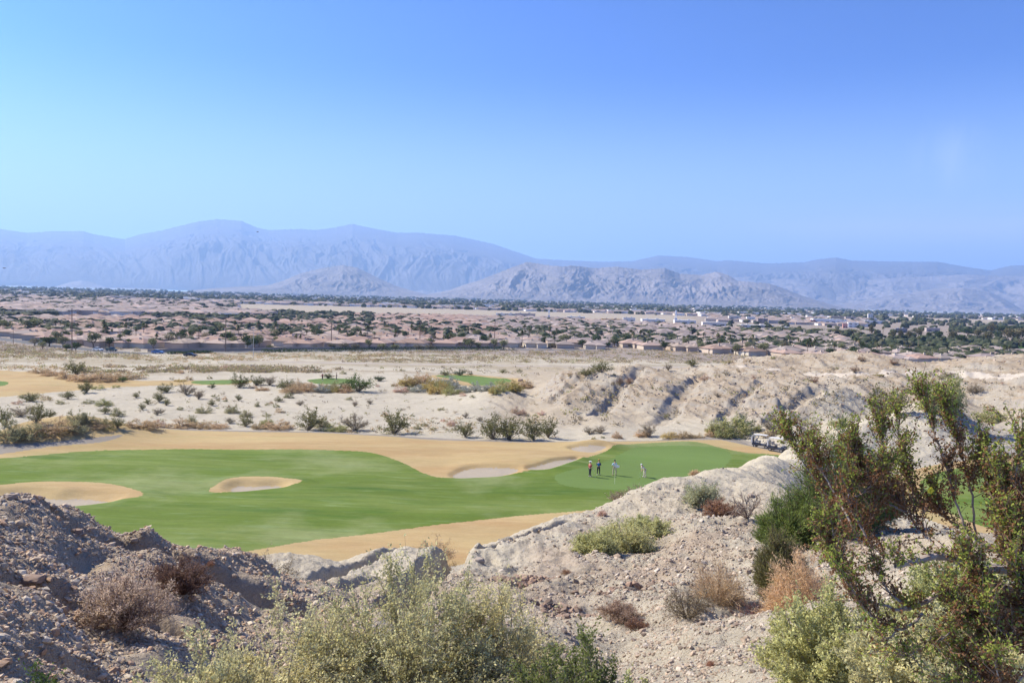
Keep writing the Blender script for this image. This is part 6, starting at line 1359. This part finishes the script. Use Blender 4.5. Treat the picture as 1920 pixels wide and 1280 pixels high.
def golfer(px, py, label, shirt, trousers, hat, face=0., pose='stand', shoe=(.6, .6, .58), hgt=1.76, stance=.12, arms='down', hatkind='cap', club=None, shirt2=None, rmin=60.):
    x, y, z = hits(px, py, rmin, 320.)
    o = link('person', None, None, (x[0], y[0], z[0]), face, hgt/1.76)
    bend = .0
    J, E = {}, []
    if pose == 'putt':       # bent at the hips, arms hanging to the club
        hip_, chest, neck, head = (0, .0, .92), (0, -.30, 1.20), (0, -.42, 1.30), (0, -.52, 1.40)
    else:
        hip_, chest, neck, head = (0, 0, .94), (0, .01, 1.30), (0, 0, 1.47), (0, -.02, 1.62)
    hip_, chest, neck, head = map(np.array, (hip_, chest, neck, head))
    J['pelvis'] = (*hip_, (.125, .10)); J['waist'] = (*(hip_*.62+chest*.38), (.12, .09)); J['chest'] = (*chest, (.15, .105)); J['neck'] = (*neck, .055); J['head0'] = (*(neck*.45+head*.55), (.075, .085)); J['head1'] = (*(head+np.array([0, 0, .07])), (.078, .09))
    E += [('pelvis', 'waist'), ('waist', 'chest'), ('chest', 'neck'), ('neck', 'head0'), ('head0', 'head1')]
    arm = {}
    for s in (-1, 1):
        t = 'l' if s < 0 else 'r'; sh = chest*.3+neck*.7+np.array([s*.175, .0, -.045])
        if pose == 'putt': el = sh+np.array([-s*.03, .02, -.27]); wr = np.array([s*.03, -.44, .80])
        elif arms == 'hip' and s > 0: el = sh+np.array([.17, .06, -.22]); wr = np.array([.17, -.04, 1.02])
        elif arms == 'fold': el = sh+np.array([s*.07, -.03, -.27]); wr = np.array([-s*.04, -.22, 1.15])
        elif arms == 'club' and s < 0: el = sh+np.array([-.10, -.02, -.25]); wr = sh+np.array([-.22, -.13, -.40])
        else: el = sh+np.array([s*.05, .03, -.28]); wr = el+np.array([s*.01, -.07, -.24])
        J['sh'+t] = (*sh, .062); J['el'+t] = (*el, .042); J['wr'+t] = (*wr, .027); E += [('chest', 'sh'+t), ('sh'+t, 'el'+t), ('el'+t, 'wr'+t)]
        hand_joints(J, E, wr, 'wr'+t, unit(wr-el)*.8+np.array([0, 0, -.2]), (0, 1, 0) if pose != 'putt' else (1, 0, 0), 'h'+t); arm[t] = (sh, el, wr)
        hj = hip_+np.array([s*.09, 0, -.06]); kn = np.array([s*(stance*.8+.02), -.05 if pose == 'putt' else -.02*s, .50]); an = np.array([s*stance, .03*s, .09]); toe = an+np.array([s*.03, -.16, -.045])
        J['hj'+t] = (*hj, .088); J['kn'+t] = (*kn, .058); J['an'+t] = (*an, .038); J['toe'+t] = (*toe, .034); E += [('pelvis', 'hj'+t), ('hj'+t, 'kn'+t), ('kn'+t, 'an'+t), ('an'+t, 'toe'+t)]
        J['heel'+t] = (*(an+np.array([0, .04, -.05])), .034); E.append(('an'+t, 'heel'+t))
    skin_body('body', J, E, M['skin'], o, 1)
    def sub(keys, grow, col, nm, extra=()):
        JJ = {k: (*J[k][:3], (J[k][3] if np.isscalar(J[k][3]) else np.array(J[k][3])))for k in keys}
        JJ = {k: (v[0], v[1], v[2], (v[3]+grow) if np.isscalar(v[3]) else tuple(v[3]+grow)) for k, v in JJ.items()}
        for k, v in extra: JJ[k] = v
        EE = [e for e in E if e[0] in JJ and e[1] in JJ]
        return skin_body(nm, JJ, EE, mat_simple('cloth_'+nm, col, .9, noise=.12, scale=9), o, 1)
    sub(['pelvis', 'waist', 'chest', 'shl', 'shr', 'ell', 'elr'], .016, shirt, 'shirt')
    sub(['pelvis', 'hjl', 'hjr', 'knl', 'knr', 'anl', 'anr'], .014, trousers, 'trousers')
    if shirt2 is not None:
        c = chest*.75+hip_*.25; MB().ball(c+np.array([0, .085, 0]), (.115, .05, .22), 12, 8, shirt2).build('back_panel', M['cloth'], o)
    for t in 'lr':
        a = np.array(J['an'+t][:3]); MB().ball(a+np.array([0, -.06, -.045]), (.055, .15, .05), 10, 6, shoe).build('shoe', M['cloth'], o)
    hc = head+np.array([0, 0, .04]); fwd = np.array([0, -1, 0.]) if pose != 'putt' else unit(np.array([0, -.5, -.85]))
    f = MB().ball(hc+fwd*.10+np.array([0, 0, -.01]), (.014, .02, .02), 6, 4, (.48, .28, .2))
    f.build('nose', M['skin'], o)
    for s in (-1, 1):
        MB().ball(hc+fwd*.085+np.array([s*.032, 0, .03]), .011, 6, 4, (.05, .04, .03)).build('eye', M['cloth'], o); MB().ball(hc+np.array([s*.083, .0, .0]), (.012, .022, .032), 6, 4, (.5, .3, .22)).build('ear', M['skin'], o)
    MB().ball(hc+np.array([0, .035, .03]), (.086, .085, .095), 12, 8, (.04, .03, .02)).build('hair', M['cloth'], o)
    top = hc+np.array([0, 0, .065]); h_ = MB().ball(top, (.098, .105, .075), 14, 7, hat)
    if hatkind == 'brim': h_.cyl(top+np.array([0, 0, -.012]), top+np.array([0, 0, .0]), .19, .185, 18, hat)
    elif hatkind == 'cap': h_.ball(top+fwd*.12+np.array([0, 0, -.01]), (.07, .08, .012), 10, 4, hat)
    if hat is not None and hatkind != 'none': h_.build('hat', M['cloth'], o)
    if club == 'putt':
        c = link('putter', None, None); wr = (arm['l'][2]+arm['r'][2])/2
        a, b = np.array([0, -.45, .92]), np.array([-.02, -.62, .03])
        mw = lambda p: np.array([x[0], y[0], z[0]])+np.array([p[0]*math.cos(face)-p[1]*math.sin(face), p[0]*math.sin(face)+p[1]*math.cos(face), p[2]])
        c.location = mw(b); b0 = mw(b)
        MB().cyl(mw(a)-b0, (0, 0, 0), .011, .008, 6, (.4, .4, .42)).build('shaft', M['chrome'], c); MB().box((0, 0, 0), (.12, .04, .03), (.1, .1, .1)).build('club_head', M['chrome'], c)
        tag(c, 'putter gripped by the bending golfer in the white shirt', 'golf club')
    elif club == 'hang':
        wr = arm['l'][2]; mw = lambda p: np.array([x[0], y[0], z[0]])+np.array([p[0]*math.cos(face)-p[1]*math.sin(face), p[0]*math.sin(face)+p[1]*math.cos(face), p[2]])
        b = np.array([wr[0]-.2, wr[1]-.15, .03]); b0 = mw(b); c = link('putter', None, None, b0)
        MB().cyl(mw(wr+np.array([0, -.01, -.02]))-b0, (0, 0, 0), .011, .008, 6).build('shaft', M['chrome'], c); MB().box((0, 0, .0), (.12, .04, .03)).build('club_head', M['chrome'], c)
        tag(c, f"putter held by the {label.split(' ', 1)[1][:34].strip() if 0 else ('golfer in the ' + club_owner[px])}", 'golf club')
    return tag(o, label, 'person')
club_owner = {1106: 'white sun hat', 1122: 'dark blue jacket', 1152: 'pale blue shirt'}
def build_golfers():
    golfer(1106, 893, 'golfer in a red shirt and white brimmed hat at the left of the green', (.42, .08, .08), (.035, .035, .05), (.75, .75, .73), face=2.2, arms='club', hatkind='brim', club='hang', stance=.10)
    golfer(1122, 890, 'golfer in a dark blue jacket with orange cap, second from the left', (.03, .06, .13), (.03, .03, .04), (.62, .32, .08), face=2.9, arms='fold', hatkind='cap', shirt2=(.04, .20, .42), shoe=(.7, .7, .68), stance=.13)
    golfer(1152, 890.5, 'golfer in a pale blue shirt and khaki trousers beside the flagstick', (.40, .56, .72), (.42, .37, .29), (.03, .03, .035), face=3.3, arms='hip', hatkind='cap', shirt2=(.72, .72, .74), stance=.19, shoe=(.06, .05, .05))
    golfer(1209, 894, 'golfer in white bending over a putt at the right of the green', (.74, .68, .67), (.60, .52, .44), (.72, .74, .78), face=-1.1, pose='putt', club='putt', stance=.15, shoe=(.72, .72, .70))
    golfer(604.5, 712.5, 'tiny distant golfer in a red shirt on the far tee green', (.45, .06, .06), (.05, .05, .06), (.6, .6, .6), face=1., rmin=150., hgt=1.8)
    golfer(631, 712, 'tiny distant golfer in dark clothes on the far tee green', (.05, .06, .08), (.04, .04, .05), (.05, .05, .05), face=-1., rmin=150., hgt=1.8)
    x, y, z = hits(1152.5, 907, 60, 200)
    o = link('flagstick', None, None, (x[0], y[0], z[0]))
    MB().cyl((0, 0, -.1), (0, 0, 2.15), .016, .012, 8, (.80, .78, .55)).build('pole', M['paint'], o)
    fl = MB(); n = 8; t = np.linspace(0, 1, n); X = .04+.42*t; Yw = .04*np.sin(t*7); zt, zb = 2.12-.04*t, 1.80+.03*t
    V = np.concatenate([np.stack([X, Yw, zt], -1), np.stack([X, Yw, zb], -1), np.stack([X, Yw+.006, zt], -1), np.stack([X, Yw+.006, zb], -1)]); F = [(i, i+1, n+i+1, n+i) for i in range(n-1)]+[(2*n+i, 3*n+i, 3*n+i+1, 2*n+i+1) for i in range(n-1)]
    fl.add(V, F, (.75, .76, .80)).build('flag', M['cloth'], o); tag(o, 'thin golf flagstick with white flag standing on the putting green', 'flagstick')
def cart(px, py, label, rz, body=(.010, .014, .035), group='golf carts on the path'):
    x, y, z = hits(px, py, 100, 200)
    o = link('golf_cart', None, None, (x[0], y[0], z[0]+.02), rz)
    b = MB()
    b.box((0, 0, .42), (2.3, 1.16, .16), (.05, .05, .055)); b.box((.98, 0, .62), (.46, 1.14, .42), body, taper=.86); b.box((1.16, 0, .52), (.22, 1.08, .26), body)
    b.box((-.68, 0, .60), (.95, 1.16, .34), body, taper=.93); b.box((-1.12, 0, .50), (.16, 1.1, .2), body)
    b.build('body', M['paint'], o)
    MB().box((-.42, 0, .84), (.52, 1.04, .14), (.55, .50, .42)).build('seat', M['cloth'], o); MB().box((-.70, 0, 1.12), (.12, 1.02, .44), (.55, .50, .42), taper=.92).build('backrest', M['cloth'], o)
    rf = MB(); nx, ny = 9, 7
    X, Y = np.meshgrid(np.linspace(-1.0, .86, nx), np.linspace(-.62, .62, ny)); Zt = 1.93-.05*(X/1.0)**2-.05*(Y/.62)**2
    V = np.concatenate([np.stack([X, Y, Zt], -1).reshape(-1, 3), np.stack([X, Y, Zt-.06], -1).reshape(-1, 3)]); m = nx*ny; F = []
    for j in range(ny-1):
        for i in range(nx-1): a = j*nx+i; F += [(a, a+1, a+nx+1, a+nx), (m+a, m+a+nx, m+a+nx+1, m+a+1)]
    for i in range(nx-1): F += [(i, m+i, m+i+1, i+1), ((ny-1)*nx+i, (ny-1)*nx+i+1, m+(ny-1)*nx+i+1, m+(ny-1)*nx+i)]
    for j in range(ny-1): F += [(j*nx, (j+1)*nx, m+(j+1)*nx, m+j*nx), (j*nx+nx-1, m+j*nx+nx-1, m+(j+1)*nx+nx-1, (j+1)*nx+nx-1)]
    rf.add(V, F, (.58, .55, .50)).build('roof', M['paint'], o)
    for s in (-1, 1):
        MB().cyl((1.12, s*.52, .72), (.78, s*.56, 1.88), .022, .022, 6, (.55, .55, .52)).build('front_post', M['paint'], o); MB().cyl((-.80, s*.52, .72), (-.88, s*.56, 1.88), .022, .022, 6, (.55, .55, .52)).build('rear_post', M['paint'], o)
    MB().box((.92, 0, 1.32), (.02, 1.0, .84), (.5, .55, .6)).build('windscreen', mat_glass(), o)
    MB().cyl((.62, -.25, .72), (.34, -.25, 1.02), .02, .02, 6).build('steering_column', M['rubber'], o)
    t = np.linspace(0, 2*np.pi, 15)[:-1]; R = .17; Q = np.stack([.34+R*.45*np.cos(t), -.25+R*np.sin(t), 1.02+R*.8*np.cos(t)], -1); Q = np.vstack([Q, Q[:2]]); MB().add(*tubes(Q[None], np.full((1, len(Q)), .016), 5, (.03, .03, .03))).build('steering_wheel', M['rubber'], o)
    for sx in (-.78, .84):
        for s in (-1, 1):
            w = MB().cyl((sx, s*.42, .24), (sx, s*.60, .24), .24, .24, 16).build('wheel', M['rubber'], o); MB().cyl((sx, s*.59, .24), (sx, s*.612, .24), .13, .12, 10).build('rim', M['chrome'], w)
    for s in (-.32, .32): MB().box((1.275, s, .66), (.03, .2, .1), (.8, .8, .76)).build('headlight', M['paint'], o)
    for s, c in ((-.28, (.42, .42, .44)), (.28, (.04, .04, .05))):
        nm = 'golf_bag'; cs, sn = math.cos(rz), math.sin(rz); lx, ly = -1.16, s
        g = link(nm, None, None, (x[0]+lx*cs-ly*sn, y[0]+lx*sn+ly*cs, z[0]+.52), rz)
        MB().cyl((0, 0, 0), (-.10, 0, .86), .13, .15, 12, c).build('bag_body', M['cloth'], g); MB().box((-.16, 0, .32), (.12, .2, .36), c).build('pocket', M['cloth'], g)
        for k in range(5):
            a = k*1.256; p = np.array([-.10+.07*math.cos(a), .07*math.sin(a), .84]); MB().cyl(p, p+np.array([-.03, 0, .24+.03*(k % 2)]), .008, .008, 5, (.5, .5, .5)).ball(p+np.array([-.03, 0, .27+.03*(k % 2)]), (.04, .03, .035), 8, 5, (.06, .06, .07) if k % 2 else (.7, .7, .7)).build('golf_club', M['paint'], g)
        tag(g, f"{'grey-white' if c[0] > .3 else 'black'} golf bag strapped on the back of the {'first' if px < 1440 else 'second'} golf cart", 'golf bag')
    return tag(o, label, 'golf cart', group)
_mg = None
def mat_glass():
    global _mg
    if _mg is None:
        _mg, nt, b = mat_new('clear_screen'); b.inputs['Base Color'].default_value = (.7, .75, .78, 1); b.inputs['Roughness'].default_value = .08; b.inputs['Alpha'].default_value = .12
    return _mg
def build_carts():
    cart(1427, 839, 'golf cart with white roof standing in full view on the cart path', -.55)
    cart(1457, 846, 'golf cart half hidden behind the green creosote shoot', -.75)
def build_birds():
    for px, py, r, s, rz, lab in ((483, 435, 140, .5, .5, 'small dark bird flying before the highest mountain'), (8, 503, 120, .45, 1.2, 'tiny dark bird at the left edge above the plain')):
        p = ray(px, py)*r; o = link('bird', None, None, p, rz, s)
        J = {'tail': (-.38, 0, 0, .03), 'rump': (-.18, 0, 0, .06), 'breast': (.05, 0, 0, .09), 'neck': (.22, 0, .02, .05), 'head': (.30, 0, .04, .05), 'beak': (.40, 0, .03, .012)}
        skin_body('body', J, [('tail', 'rump'), ('rump', 'breast'), ('breast', 'neck'), ('neck', 'head'), ('head', 'beak')], mat_simple('feathers', (.05, .045, .05), .8), o)
        for sgn in (-1, 1):
            V = [(.12, 0, .02), (-.12, 0, .02), (-.16, sgn*.35, .16), (.14, sgn*.35, .17), (-.02, sgn*.80, .06), (.04, sgn*.80, .07)]; V = V+[(a, b, c-.015) for a, b, c in V]
            F = [(0, 1, 2, 3), (3, 2, 4, 5), (6, 9, 8, 7), (9, 11, 10, 8), (0, 3, 9, 6), (3, 5, 11, 9), (1, 7, 8, 2), (2, 8, 10, 4), (4, 10, 11, 5)]
            MB().add(V, F, (.05, .045, .05)).build('wing', M['cloth'], o)
        tag(o, lab, 'bird')
import time as _t; _t0 = _t.time()
def _s(f, *a):
    r = f(*a); print('STEP', f.__name__, round(_t.time()-_t0, 1), flush=True); return r
_s(build_ground); _s(build_mountains); _s(build_haze); _s(build_stones); _s(build_mid_shrubs); _s(scrub_stuff); _s(build_near_plants); _s(build_creosote)
hx, hy = _s(build_town); _s(build_trees, hx, hy); _s(build_landmarks); _s(build_street_things); _s(build_golfers); _s(build_carts); _s(build_birds)
